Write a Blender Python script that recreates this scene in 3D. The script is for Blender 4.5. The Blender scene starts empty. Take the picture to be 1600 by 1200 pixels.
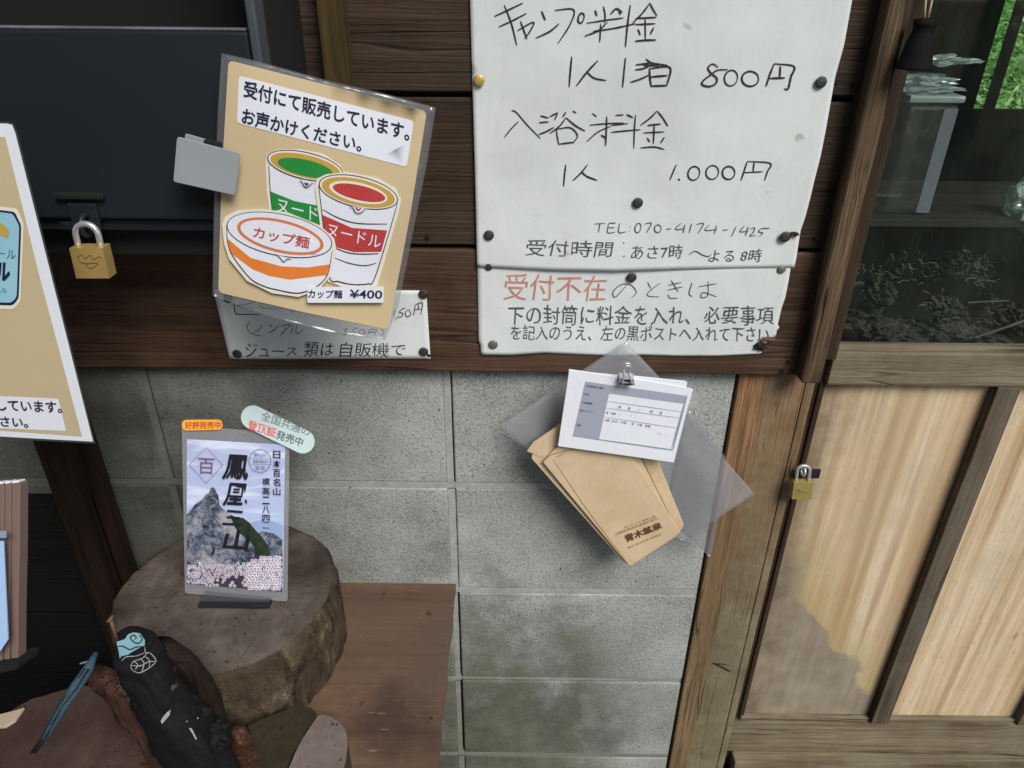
import bpy, bmesh, math, random
from mathutils import Vector, Matrix, noise
R = math.radians
random.seed(7)
S = bpy.context.scene
COL = S.collection

# ---------------------------------------------------------------- camera
F, TH, ROLL, YAW, D, CZ = 1151.3, R(29.133), R(0.595), R(-0.0665), 0.8308, 1.5
fw = Vector((math.sin(YAW)*math.cos(TH), math.cos(YAW)*math.cos(TH), -math.sin(TH)))
r0 = Vector((math.cos(YAW), -math.sin(YAW), 0)); u0 = r0.cross(fw)
rt = math.cos(ROLL)*r0 + math.sin(ROLL)*u0
up = -math.sin(ROLL)*r0 + math.cos(ROLL)*u0
CAM = Vector((0, -D, CZ))
cd = bpy.data.cameras.new('camera'); cam = bpy.data.objects.new('camera', cd); COL.objects.link(cam)
M = Matrix((rt, up, -fw)).transposed().to_4x4(); M.translation = CAM
cam.matrix_world = M
cd.sensor_width = 36; cd.lens = 36*F/1600; cd.clip_start = .02; cd.clip_end = 400
S.camera = cam

# ---------------------------------------------------------------- world, sun, exposure
SUN_DIR = Vector((0.36, -0.60, 0.70)).normalized()       # towards the sun
w = bpy.data.worlds.new('World'); S.world = w; w.use_nodes = True
nt = w.node_tree; nt.nodes.clear()
sky = nt.nodes.new('ShaderNodeTexSky'); sky.sky_type = 'NISHITA'; sky.sun_disc = False
sky.sun_elevation = math.asin(SUN_DIR.z); sky.sun_rotation = math.atan2(SUN_DIR.x, SUN_DIR.y)
sky.air_density = 1.0; sky.dust_density = 1.0
bg = nt.nodes.new('ShaderNodeBackground'); bg.inputs[1].default_value = 0.06
ow = nt.nodes.new('ShaderNodeOutputWorld')
nt.links.new(sky.outputs[0], bg.inputs[0]); nt.links.new(bg.outputs[0], ow.inputs[0])
sd = bpy.data.lights.new('sun', 'SUN'); sd.energy = 2.1; sd.angle = R(27); sd.color = (1, .965, .915)
sun = bpy.data.objects.new('sun', sd); COL.objects.link(sun)
sun.rotation_euler = SUN_DIR.to_track_quat('Z', 'Y').to_euler(); sun.location = (2, -3, 4)
S.view_settings.view_transform = 'Standard'; S.view_settings.look = 'None'
S.view_settings.exposure = 0.86; S.view_settings.gamma = 1; S.view_settings.use_curve_mapping = False

# ---------------------------------------------------------------- helpers
def ray(px, py):
    return (fw + rt*((px-800)/F) - up*((py-600)/F))
def at(px, py, Y=0.0):
    d = ray(px, py); return CAM + d*((Y+D)/d.y)
def atz(px, py, z):
    d = ray(px, py); return CAM + d*((z-CZ)/d.z)
def lin(r, g, b):
    f = lambda c: (c/255/12.92) if c <= 10 else ((c/255+.055)/1.055)**2.4
    return (f(r), f(g), f(b), 1)

def tag(o, label=None, cat=None, group=None, kind=None):
    if label: o['label'] = label
    if cat: o['category'] = cat
    if group: o['group'] = group
    if kind: o['kind'] = kind
    return o
def thing(name, loc, label, cat, group=None):
    o = bpy.data.objects.new(name, None); COL.objects.link(o); o.location = loc
    o.empty_display_size = .02
    bpy.context.view_layer.update()
    return tag(o, label, cat, group)
def mesh(name, vs, fs, mat, parent=None, smooth=False):
    m = bpy.data.meshes.new(name)
    off = parent.location if parent is not None and parent.type == 'EMPTY' else Vector((0, 0, 0))
    base = off
    if parent is not None and parent.type != 'EMPTY':
        p = parent.parent
        base = p.location if p is not None else Vector((0, 0, 0))
    m.from_pydata([tuple(Vector(v)-base) for v in vs], [], fs)
    if mat: m.materials.append(mat)
    if smooth:
        m.polygons.foreach_set('use_smooth', [True]*len(m.polygons))
    m.update()
    o = bpy.data.objects.new(name, m); COL.objects.link(o)
    if parent is not None: o.parent = parent
    return o
def from_bm(name, bm, mat, parent=None, smooth=False):
    bmesh.ops.recalc_face_normals(bm, faces=bm.faces[:])
    bm.verts.index_update()
    vs = [v.co.copy() for v in bm.verts]; fs = [[v.index for v in f.verts] for f in bm.faces]
    bm.free()
    return mesh(name, vs, fs, mat, parent, smooth)
def bevel(bm, w, seg=2, ang=30):
    es = [e for e in bm.edges if len(e.link_faces) == 2 and e.calc_face_angle(0) > R(ang)]
    if w > 0 and es:
        bmesh.ops.bevel(bm, geom=es, offset=w, segments=seg, profile=.6, affect='EDGES')
def bm_box(x0, x1, y0, y1, z0, z1, bev=0, seg=2):
    bm = bmesh.new(); bmesh.ops.create_cube(bm, size=1)
    for v in bm.verts:
        v.co = Vector((x0+(v.co.x+.5)*(x1-x0), y0+(v.co.y+.5)*(y1-y0), z0+(v.co.z+.5)*(z1-z0)))
    bevel(bm, bev, seg)
    return bm
def box(name, x0, x1, y0, y1, z0, z1, mat, parent=None, bev=0.001):
    return from_bm(name, bm_box(x0, x1, y0, y1, z0, z1, bev), mat, parent)
def slab(name, pts, n, t, mat, parent=None, bev=0):
    """pts: world polygon of the front face; extruded by t along -n (n points to the viewer)"""
    bm = bmesh.new(); a = [bm.verts.new(p) for p in pts]; b = [bm.verts.new(Vector(p)-n*t) for p in pts]
    bm.faces.new(a); bm.faces.new(b[::-1]); k = len(a)
    for i in range(k): bm.faces.new((a[i], b[i], b[(i+1) % k], a[(i+1) % k]))
    bmesh.ops.recalc_face_normals(bm, faces=bm.faces[:])
    if bev: bevel(bm, bev, 2)
    return from_bm(name, bm, mat, parent)
NV = Vector((0, -1, 0))
def pslab(name, px, Y, t, mat, parent=None, bev=0):
    return slab(name, [at(x, y, Y) for x, y in px], NV, t, mat, parent, bev)
def rounded(pts, r, n=5):
    out = []; k = len(pts)
    for i in range(k):
        p = Vector(pts[i]); a = Vector(pts[i-1]); b = Vector(pts[(i+1) % k])
        da = (a-p).normalized(); db = (b-p).normalized()
        rr = min(r, (a-p).length/2, (b-p).length/2)
        s, e = p+da*rr, p+db*rr
        for j in range(n+1):
            t = j/n; out.append(tuple((1-t)**2*s + 2*t*(1-t)*p + t*t*e))
    return out
def ell(cx, cy, a, b, tilt=0, n=36, t0=0, t1=360):
    o = []; c, s = math.cos(R(tilt)), math.sin(R(tilt))
    m = n if abs(t1-t0) >= 360 else n+1
    for i in range(m):
        t = R(t0+(t1-t0)*i/n); x, y = a*math.cos(t), b*math.sin(t)
        o.append((cx+x*c-y*s, cy+x*s+y*c))
    return o
def spline(pts, n=5):
    if len(pts) < 3: return [tuple(p) for p in pts]
    P = [Vector(p) for p in pts]; P = [2*P[0]-P[1]]+P+[2*P[-1]-P[-2]]; out = []
    for i in range(1, len(P)-2):
        for j in range(n):
            t = j/n; a, b, c, d = P[i-1:i+3]
            out.append(tuple(.5*((2*b)+(c-a)*t+(2*a-5*b+4*c-d)*t*t+(3*b-a-3*c+d)*t**3)))
    out.append(tuple(P[-2])); return out

class Sheet:
    """a sheet of paper or film: a plane with slight buckling"""
    def __init__(s, p, n, disp=None):
        s.p, s.n, s.disp = Vector(p), Vector(n).normalized(), disp
    def pt(s, px, py, off=0.0):
        d = ray(px, py); t = (s.p-CAM).dot(s.n)/d.dot(s.n); q = CAM+d*t
        h = s.disp(q) if s.disp else 0
        # move along the ray so that the outline keeps its place in perspective
        k = (h+off)/max(.2, abs(d.dot(s.n)))
        return q - d*k
    def poly(s, name, px, off, mat, parent):
        bm = bmesh.new(); f = bm.faces.new([bm.verts.new(s.pt(x, y, off)) for x, y in px])
        if s.disp:
            bmesh.ops.triangulate(bm, faces=[f])
            # refine so that it follows the buckling
            for _ in range(4):
                es = [e for e in bm.edges if e.calc_length() > .02]
                if not es: break
                bmesh.ops.subdivide_edges(bm, edges=es, cuts=1); bmesh.ops.triangulate(bm, faces=[q for q in bm.faces if len(q.verts) > 3])
            for v in bm.verts:
                dd = v.co-CAM; t = (s.p-CAM).dot(s.n)/dd.dot(s.n); q = CAM+dd*t
                k = (s.disp(q)+off)/max(.2, abs(dd.normalized().dot(s.n))); v.co = q-dd.normalized()*k
        vs = [v.co.copy() for v in bm.verts]
        bm.verts.index_update(); fs = [[v.index for v in q.verts] for q in bm.faces]; bm.free()
        return mesh(name, vs, fs, mat, parent, bool(s.disp))
    def grid(s, name, top, bottom, mat, parent, nu=60, nv=60, thick=.0003, left=None, right=None):
        """Coons-like patch between polylines in the sheet"""
        def samp(L, t):
            ds = [math.hypot(b[0]-a[0], b[1]-a[1]) for a, b in zip(L, L[1:])]; q = t*sum(ds); i = 0
            while i < len(ds)-1 and q > ds[i]: q -= ds[i]; i += 1
            f = min(1, q/ds[i]) if ds[i] else 0
            return L[i][0]*(1-f)+L[i+1][0]*f, L[i][1]*(1-f)+L[i+1][1]*f
        left = left or [top[0], bottom[0]]; right = right or [top[-1], bottom[-1]]
        vs = []
        for j in range(nv+1):
            v = j/nv; l = samp(left, v); r = samp(right, v)
            for i in range(nu+1):
                u = i/nu; t = samp(top, u); b = samp(bottom, u)
                x = (1-v)*t[0]+v*b[0]+(1-u)*l[0]+u*r[0]-((1-u)*(1-v)*top[0][0]+u*(1-v)*top[-1][0]+(1-u)*v*bottom[0][0]+u*v*bottom[-1][0])
                y = (1-v)*t[1]+v*b[1]+(1-u)*l[1]+u*r[1]-((1-u)*(1-v)*top[0][1]+u*(1-v)*top[-1][1]+(1-u)*v*bottom[0][1]+u*v*bottom[-1][1])
                vs.append(s.pt(x, y))
        fs = [(j*(nu+1)+i, (j+1)*(nu+1)+i, (j+1)*(nu+1)+i+1, j*(nu+1)+i+1) for j in range(nv) for i in range(nu)]
        o = mesh(name, vs, fs, mat, parent, True)
        md = o.modifiers.new('thickness', 'SOLIDIFY'); md.thickness = thick; md.offset = -1
        return o
    def strokes(s, name, L, wpx, off, mat, parent, curve=True, jit=.25, closed=False):
        vs, fs = [], []
        for k, st in enumerate(L):
            P = spline(st, 6) if (curve and len(st) > 2) else [tuple(q) for q in st]
            if len(P) == 2:
                a, b = P; P = [(a[0]+(b[0]-a[0])*t/5, a[1]+(b[1]-a[1])*t/5) for t in range(6)]
            n = len(P); base = len(vs); ww = wpx*random.uniform(.85, 1.15)
            for i, (x, y) in enumerate(P):
                a = P[max(i-1, 0)]; b = P[min(i+1, n-1)]
                dx, dy = b[0]-a[0], b[1]-a[1]; l = math.hypot(dx, dy) or 1
                t = i/(n-1); h = ww/2*(1 if closed else (1-.45*abs(2*t-1)**3))*(1+jit*(random.random()-.5))
                o2 = off+.00003*(k % 7)
                vs.append(s.pt(x-dy/l*h, y+dx/l*h, o2)); vs.append(s.pt(x+dy/l*h, y-dx/l*h, o2))
            for i in range(n-1): fs.append((base+2*i, base+2*i+1, base+2*i+3, base+2*i+2))
        return mesh(name, vs, fs, mat, parent)
    def text(s, name, body, quad, off, mat, parent, bold=0.0, wob=0.0):
        c = bpy.data.curves.new('t', 'FONT'); c.body = body; c.offset = min(bold, .010); c.resolution_u = 3
        o = bpy.data.objects.new('t', c); COL.objects.link(o); bpy.context.view_layer.update()
        m = bpy.data.meshes.new_from_object(o.evaluated_get(bpy.context.evaluated_depsgraph_get()))
        bpy.data.objects.remove(o)
        V = [v.co.copy() for v in m.vertices]; Fc = [tuple(p.vertices) for p in m.polygons]
        bpy.data.meshes.remove(m)
        x0, x1 = min(v.x for v in V), max(v.x for v in V); y0, y1 = min(v.y for v in V), max(v.y for v in V)
        if y1-y0 < .3: y0, y1 = y0-.3, y1+.3
        A, B, C_, E_ = [Vector(q) for q in quad]; vs = []
        st = [(0, 0)]
        if bold > .010:
            e = (bold-.008); st = [(-e, 0), (e, 0), (0, e), (0, -e)]
            if bold > .024: st += [(-e, e*.8), (e, -e*.8), (e, e*.8), (-e, -e*.8)]
        nV = len(V); V2 = V; Fb = Fc; Fc = [tuple(i+nV*k for i in f) for k in range(len(st)) for f in Fb]
        for kk, v in ((k, v) for k in range(len(st)) for v in V2):
            xx, yy = v.x+st[kk][0], v.y+st[kk][1]
            if wob:
                q = noise.noise_vector(Vector((v.x*1.3, v.y*1.6, len(body)*1.7)))
                q2 = noise.noise_vector(Vector((v.x*4, v.y*4, 5.)))
                xx += wob*(q.x+.35*q2.x)+.10*(v.y-y0); yy += wob*(q.y+.35*q2.y)
            u = (xx-x0)/(x1-x0); t = (y1-yy)/(y1-y0)
            p = (A*(1-u)+B*u)*(1-t)+(E_*(1-u)+C_*u)*t
            vs.append(s.pt(p.x, p.y, off+.00002*kk))
        return mesh(name, vs, Fc, mat, parent)

# ---------------------------------------------------------------- materials
def newmat(name):
    m = bpy.data.materials.new(name); m.use_nodes = True
    n = m.node_tree; b = n.nodes['Principled BSDF']; return m, n, b
def flat(name, col, rough=.6, metal=0, bump=0, bscale=400, var=.0, spec=.5, emit=None):
    m, n, b = newmat(name)
    b.inputs['Base Color'].default_value = col; b.inputs['Roughness'].default_value = rough
    b.inputs['Metallic'].default_value = metal; b.inputs['Specular IOR Level'].default_value = spec
    tc = n.nodes.new('ShaderNodeTexCoord')
    if bump or var:
        nz = n.nodes.new('ShaderNodeTexNoise'); nz.inputs['Scale'].default_value = bscale; nz.inputs['Detail'].default_value = 5
        n.links.new(tc.outputs['Object'], nz.inputs['Vector'])
    if var:
        nz2 = n.nodes.new('ShaderNodeTexNoise'); nz2.inputs['Scale'].default_value = bscale*.08; nz2.inputs['Detail'].default_value = 8; nz2.inputs['Roughness'].default_value = .65
        n.links.new(tc.outputs['Object'], nz2.inputs['Vector'])
        mr = n.nodes.new('ShaderNodeMapRange'); mr.inputs[1].default_value = .3; mr.inputs[2].default_value = .7
        mr.inputs[3].default_value = 1-var; mr.inputs[4].default_value = 1+var
        n.links.new(nz2.outputs[0], mr.inputs[0])
        mx = n.nodes.new('ShaderNodeVectorMath'); mx.operation = 'SCALE'; mx.inputs[0].default_value = col[:3]
        n.links.new(mr.outputs[0], mx.inputs['Scale']); n.links.new(mx.outputs[0], b.inputs['Base Color'])
    if bump:
        bp = n.nodes.new('ShaderNodeBump'); bp.inputs['Strength'].default_value = bump; bp.inputs['Distance'].default_value = .001
        n.links.new(nz.outputs[0], bp.inputs['Height']); n.links.new(bp.outputs[0], b.inputs['Normal'])
    return m
class G:
    """small node-graph helper"""
    def __init__(s, name):
        s.m, s.n, s.b = newmat(name); s.tc = s.n.nodes.new('ShaderNodeTexCoord')
        s.L = s.n.links.new
        s.geo = s.n.nodes.new('ShaderNodeNewGeometry'); s.co = s.geo.outputs['Position']
    def mapv(s, scale=(1, 1, 1), loc=(0, 0, 0), rot=(0, 0, 0), src=None):
        k = s.n.nodes.new('ShaderNodeMapping'); k.inputs['Scale'].default_value = scale
        k.inputs['Location'].default_value = loc; k.inputs['Rotation'].default_value = rot
        s.L(src or s.co, k.inputs['Vector']); return k.outputs[0]
    def rnd(s, vec, amt):
        oi = s.n.nodes.new('ShaderNodeObjectInfo'); m = s.n.nodes.new('ShaderNodeMath'); m.operation = 'MULTIPLY'; m.inputs[1].default_value = amt
        s.L(oi.outputs['Random'], m.inputs[0]); a = s.n.nodes.new('ShaderNodeVectorMath'); a.operation = 'ADD'
        s.L(vec, a.inputs[0]); s.L(m.outputs[0], a.inputs[1]); return a.outputs[0]
    def noise(s, vec, scale, detail=6, rough=.6, dist=0):
        k = s.n.nodes.new('ShaderNodeTexNoise'); k.inputs['Scale'].default_value = scale; k.inputs['Detail'].default_value = detail
        k.inputs['Roughness'].default_value = rough; k.inputs['Distortion'].default_value = dist
        s.L(vec, k.inputs['Vector']); return k.outputs[0]
    def vor(s, vec, scale, feature='F1', rnd=1):
        k = s.n.nodes.new('ShaderNodeTexVoronoi'); k.feature = feature; k.inputs['Scale'].default_value = scale; k.inputs['Randomness'].default_value = rnd
        s.L(vec, k.inputs['Vector']); return k.outputs['Distance']
    def ramp(s, fac, stops, interp='LINEAR'):
        k = s.n.nodes.new('ShaderNodeValToRGB'); c = k.color_ramp; c.interpolation = interp
        while len(c.elements) < len(stops): c.elements.new(.5)
        for e, (p, col) in zip(c.elements, stops):
            e.position = p; e.color = col if hasattr(col, '__len__') else (col, col, col, 1)
        s.L(fac, k.inputs[0]); return k.outputs[0]
    def mr(s, fac, a, b, c=0, d=1):
        k = s.n.nodes.new('ShaderNodeMapRange'); k.clamp = True
        for i, v in enumerate((a, b, c, d)): k.inputs[i+1].default_value = v
        s.L(fac, k.inputs[0]); return k.outputs[0]
    def math(s, op, a, b=None):
        k = s.n.nodes.new('ShaderNodeMath'); k.operation = op
        for i, v in enumerate((a, b)):
            if v is None: continue
            if isinstance(v, (int, float)): k.inputs[i].default_value = v
            else: s.L(v, k.inputs[i])
        return k.outputs[0]
    def mix(s, fac, a, b, mode='MIX'):
        k = s.n.nodes.new('ShaderNodeMix'); k.data_type = 'RGBA'; k.blend_type = mode
        for i, v in ((0, fac), (6, a), (7, b)):
            if isinstance(v, (int, float)): k.inputs[i].default_value = v
            elif isinstance(v, tuple): k.inputs[i].default_value = v
            else: s.L(v, k.inputs[i])
        return k.outputs[2]
    def sep(s, vec=None):
        k = s.n.nodes.new('ShaderNodeSeparateXYZ'); s.L(vec or s.co, k.inputs[0]); return k.outputs
    def bump(s, h, strength, dist=.001, prev=None):
        k = s.n.nodes.new('ShaderNodeBump'); k.inputs['Strength'].default_value = strength; k.inputs['Distance'].default_value = dist
        s.L(h, k.inputs['Height'])
        if prev: s.L(prev, k.inputs['Normal'])
        return k.outputs[0]
    def out(s, col, rough=.7, nrm=None, spec=.3):
        if isinstance(col, tuple): s.b.inputs['Base Color'].default_value = col
        else: s.L(col, s.b.inputs['Base Color'])
        if isinstance(rough, (int, float)): s.b.inputs['Roughness'].default_value = rough
        else: s.L(rough, s.b.inputs['Roughness'])
        s.b.inputs['Specular IOR Level'].default_value = spec
        if nrm: s.L(nrm, s.b.inputs['Normal'])
        return s.m

def wood(name, dark, mid, light, axis='X', fine=1.0, knots=.0, grey=None, rough=.75, bumpk=.5, streak=.5, worldstain=None, crack=1.0):
    g = G(name)
    sc = {'X': (1, 1, 1), 'Y': (1, 1, 1), 'Z': (1, 1, 1)}
    a, c = 1.3*fine, 52*fine
    s1 = {'X': (a, c, c), 'Y': (c, a, c), 'Z': (c, c, a)}[axis]
    s2 = {'X': (a*5, c*7, c*7), 'Y': (c*7, a*5, c*7), 'Z': (c*7, c*7, a*5)}[axis]
    s3 = {'X': (2.5, 9, 9), 'Y': (9, 2.5, 9), 'Z': (9, 9, 2.5)}[axis]
    base = g.rnd(g.co, 13.0)
    warp = g.noise(base, 5, 3, .5)
    wv = g.n.nodes.new('ShaderNodeVectorMath'); wv.operation = 'MULTIPLY_ADD'
    cx = g.n.nodes.new('ShaderNodeCombineXYZ')
    for i in range(3): g.L(warp, cx.inputs[i])
    g.L(cx.outputs[0], wv.inputs[0]); wv.inputs[1].default_value = (.014, .014, .014); g.L(base, wv.inputs[2])
    n1 = g.noise(g.mapv(s1, src=wv.outputs[0]), 1, 6, .6, .3)
    n2 = g.noise(g.mapv(s2, src=wv.outputs[0]), 1, 3, .6)
    n3 = g.noise(g.mapv(s3, src=base), 1, 5, .6)
    col = g.ramp(n1, [(.30, dark), (.47, mid), (.58, mid), (.74, light)])
    k2 = g.mr(n2, .35, .65, 1-.28*streak*2, 1+.16*streak*2)
    col = g.mix(1.0, col, g.ramp(n3, [(.3, .62), (.5, .95), (.72, 1.15)]), 'MULTIPLY')
    sc_ = g.n.nodes.new('ShaderNodeVectorMath'); sc_.operation = 'SCALE'; g.L(col, sc_.inputs[0]); g.L(k2, sc_.inputs['Scale']); col = sc_.outputs[0]
    if knots:
        ks = {'X': (3.2, 9, 9), 'Y': (9, 3.2, 9), 'Z': (9, 9, 3.2)}[axis]
        v = g.vor(g.mapv(ks, src=wv.outputs[0]), 1)
        kf = g.mr(v, .05, .16, knots, 0)
        col = g.mix(kf, col, (dark[0]*.35, dark[1]*.3, dark[2]*.3, 1))
    sv = {'X': (a*1.2, c*.55, c*.55), 'Y': (c*.55, a*1.2, c*.55), 'Z': (c*.55, c*.55, a*1.2)}[axis]
    n4 = g.noise(g.mapv(sv, loc=(3, 5, 7), src=wv.outputs[0]), 1, 2, .5)
    ck = g.math('MULTIPLY', g.mr(g.math('ABSOLUTE', g.math('SUBTRACT', n4, .5)), .004, .018, 1, 0), g.mr(g.noise(base, 7, 4, .6), .46, .6, 0, min(1, .55+streak*.4)*crack))
    col = g.mix(ck, col, (dark[0]*.4, dark[1]*.4, dark[2]*.4, 1))
    patch = g.noise(base, 3.4, 8, .68)
    col = g.mix(1.0, col, g.ramp(patch, [(.3, .70), (.5, 1.0), (.7, 1.22)]), 'MULTIPLY')
    if grey:
        gn = g.noise(base, 6, 7, .65)
        col = g.mix(g.mr(gn, .42, .66, 0, .85), col, grey)
    if worldstain: col = worldstain(g, col)
    h = g.math('ADD', g.math('MULTIPLY', n1, .7), g.math('SUBTRACT', g.math('MULTIPLY', n2, .8), g.math('MULTIPLY', ck, 1.2)))
    return g.out(col, g.mr(n3, .3, .7, rough-.1, rough+.12), g.bump(h, bumpk, .0022), .25)

# weathered wood of the hut
M_plank = wood('weathered_shaded_plank', lin(34, 24, 16), lin(58, 43, 31), lin(80, 61, 46), 'X', 1, .8, lin(64, 52, 40), .65, .8, .6, None, .6)  # upper planks: the eave's shade is worked into a darker brown
M_beam = wood('reddish_lower_plank', lin(46, 31, 23), lin(78, 56, 43), lin(106, 80, 62), 'X', .8, .85, lin(90, 70, 56), .65, .7, .7, None, .7)
def moss_post(g, col):
    s_ = g.sep(); n = g.noise(g.co, 14, 8, .7); n2 = g.noise(g.mapv((70, 70, 3)), 1, 4, .6)
    sm = g.ramp(n, [(.3, lin(104, 80, 58)), (.5, lin(126, 102, 76)), (.7, lin(140, 118, 92))])
    sm = g.mix(g.mr(n2, .5, .7, 0, .35), sm, lin(86, 64, 46))
    f = g.mr(g.math('ADD', g.math('MULTIPLY', s_[2], -1.9), g.math('MULTIPLY', n, 1.1)), -1.35, -.55, 0, .9)
    sm = g.mix(f, sm, g.ramp(n, [(.3, lin(92, 88, 68)), (.5, lin(118, 112, 90)), (.7, lin(142, 134, 110))]))
    x0 = at(1156, 590, -.006).x
    k = g.mr(g.math('ADD', s_[0], g.math('MULTIPLY', g.math('SUBTRACT', n, .5), .02)), x0+.028, x0+.042, 0, .88)
    col = g.mix(g.math('MULTIPLY', f, .4), col, lin(120, 112, 84))
    return g.mix(k, col, sm)
M_post = wood('weathered_door_post', lin(70, 46, 30), lin(140, 106, 76), lin(176, 144, 110), 'Z', 1.3, .75, None, .75, .9, .8, moss_post)
M_strip = wood('pale_grained_strip', lin(48, 36, 24), lin(96, 78, 58), lin(134, 114, 90), 'Z', 1.4, .5, None, .8, 1.0, 1)
M_jamb = wood('dark_jamb', lin(30, 22, 14), lin(58, 44, 30), lin(76, 60, 42), 'Z', 1, .3, None, .8, .6, .7)
M_rail = wood('grey_brown_rail', lin(78, 66, 50), lin(122, 108, 86), lin(150, 136, 112), 'X', .8, .4, lin(128, 120, 100), .8, .8, .6)
M_stile = wood('grey_brown_stile', lin(64, 54, 44), lin(98, 86, 72), lin(118, 106, 90), 'Z', .8, .3, lin(104, 96, 84), .8, .7, .6)
M_batten = wood('olive_batten', lin(44, 36, 14), lin(70, 56, 26), lin(86, 70, 36), 'Z', 1, .2, None, .8, .5, .5)
M_leg = wood('brown_leg', lin(18, 12, 7), lin(36, 24, 15), lin(52, 36, 23), 'Z', 1, .2, None, .7, .5, .5)
def bench_stain(g, col):
    p = atz(610, 1120, .69); s_ = g.sep(); v = g.n.nodes.new('ShaderNodeVectorMath'); v.operation = 'DISTANCE'; g.L(g.co, v.inputs[0]); v.inputs[1].default_value = (p.x, p.y, p.z)
    n = g.noise(g.co, 28, 7, .7); d = g.math('ADD', v.outputs['Value'], g.math('MULTIPLY', g.math('SUBTRACT', n, .5), .12))
    col = g.mix(g.mr(d, .02, .07, .75, 0), col, lin(62, 50, 44))
    sp = g.noise(g.co, 46, 4, .6); col = g.mix(g.mr(sp, .66, .72, 0, .7), col, lin(40, 28, 22))
    sc = g.noise(g.mapv((30, 240, 30)), 1, 3, .5); return g.mix(g.mr(sc, .70, .76, 0, .5), col, lin(176, 146, 122))
M_bench = wood('reddish_bench_top', lin(84, 64, 51), lin(108, 84, 67), lin(126, 102, 83), 'X', .5, .8, lin(92, 76, 66), .55, .3, .12, bench_stain, .4)
M_shadewood = wood('near_black_board', lin(7, 6, 5), lin(12, 10, 8), lin(18, 15, 12), 'X', 1, .3, None, .8, .5, .6)  # near-black wood for the added light blockers and the shade backing

def panel_mat():
    # sun-bleached cedar veneer: warm vertical streaks, grey water stain rising from the lower left corner
    def stain(g, col):
        s = g.sep(); c0 = at(1221, 900, .02); c1 = at(1349, 1128, .02); tl = at(1300, 640, .02)
        n = g.noise(g.co, 22, 8, .6); nb = g.noise(g.co, 7, 3, .5)
        # height of the stain edge falls to the right of the first panel
        xr = g.mr(s[0], c0.x, c1.x, 0, 1)
        edge = g.math('ADD', g.math('MULTIPLY', xr, -.33), c0.z+.050)
        d = g.math('SUBTRACT', edge, s[2])
        d = g.math('ADD', d, g.math('MULTIPLY', g.math('SUBTRACT', n, .5), .15))
        d = g.math('ADD', d, g.math('MULTIPLY', g.math('SUBTRACT', nb, .5), .22))
        inx = g.mr(s[0], c1.x+.002, c1.x+.006, 1, 0)
        f = g.math('MULTIPLY', g.mr(g.math('ADD', d, g.math('MULTIPLY', g.math('SUBTRACT', g.noise(g.co, 90, 5, .7), .5), .035)), -.006, .020, 0, .88), inx)
        rim = g.math('MULTIPLY', g.math('MULTIPLY', g.mr(d, -.010, 0, 0, 1), g.mr(d, 0, .004, 1, 0)), inx)
        # greenish mould halo
        gf = g.math('MULTIPLY', g.mr(d, -.14, -.01, 0, .55), inx)
        col = g.mix(gf, col, lin(166, 152, 104))
        col = g.mix(g.math('MULTIPLY', rim, .5), col, lin(176, 164, 140))
        col = g.mix(g.math('MULTIPLY', f, .93), col, g.mix(g.mr(g.noise(g.mapv((60, 60, 4)), 1, 4, .6), .42, .64, 0, .55), g.ramp(n, [(.3, lin(124, 116, 104)), (.7, lin(156, 146, 134))]), lin(112, 98, 90)))
        # dirt along the left edge, upper part
        e = g.math('ADD', g.math('SUBTRACT', s[0], tl.x), g.math('MULTIPLY', g.math('SUBTRACT', n, .5), .05))
        ef = g.math('MULTIPLY', g.mr(e, -.012, .045, .75, 0), g.mr(s[2], c0.z-.05, tl.z-.02, .7, 1))
        return g.mix(ef, col, g.ramp(n, [(.35, lin(84, 70, 56)), (.65, lin(136, 118, 94))]))
    g = G('bleached_cedar_panel'); b = g.rnd(g.co, 3.7)
    br = g.noise(g.mapv((26, 26, .9), src=b), 1, 3, .55, .25)       # broad faded bands
    st = g.noise(g.mapv((64, 64, 1.5), src=b), 1, 4, .6, .2)        # sparse brown streaks
    fn = g.noise(g.mapv((420, 420, 14), src=b), 1, 3, .6)           # fine grain
    fk = g.noise(g.mapv((300, 300, 50), src=b), 1, 2, .6)
    bl = g.noise(b, 5, 8, .65); kn = g.vor(g.mapv((11, 11, 4), src=b), 1)
    col = g.ramp(br, [(.34, lin(176, 148, 114)), (.46, lin(204, 180, 146)), (.58, lin(218, 198, 168)), (.72, lin(214, 190, 164))])
    col = g.mix(g.mr(st, .55, .68, 0, .55), col, lin(146, 108, 78))
    col = g.mix(g.mr(fn, .5, .72, 0, .34), col, lin(168, 134, 100))
    md = g.noise(g.mapv((150, 150, 2.4), src=b), 1, 3, .65, .3)
    col = g.mix(g.mr(md, .48, .62, 0, .38), col, lin(166, 132, 100))
    col = g.mix(g.mr(fk, .63, .72, 0, .5), col, lin(138, 104, 74))
    col = g.mix(g.mr(bl, .48, .66, 0, .55), col, lin(176, 162, 136))
    col = g.mix(g.mr(bl, .50, .36, 0, .30), col, lin(166, 140, 110))
    col = g.mix(g.mr(kn, .02, .06, .8, 0), col, lin(84, 56, 36))
    col = stain(g, col)
    return g.out(col, .78, g.bump(g.math('ADD', fn, g.math('MULTIPLY', st, .5)), .3, .001), .2)
M_panel = panel_mat()

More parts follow.
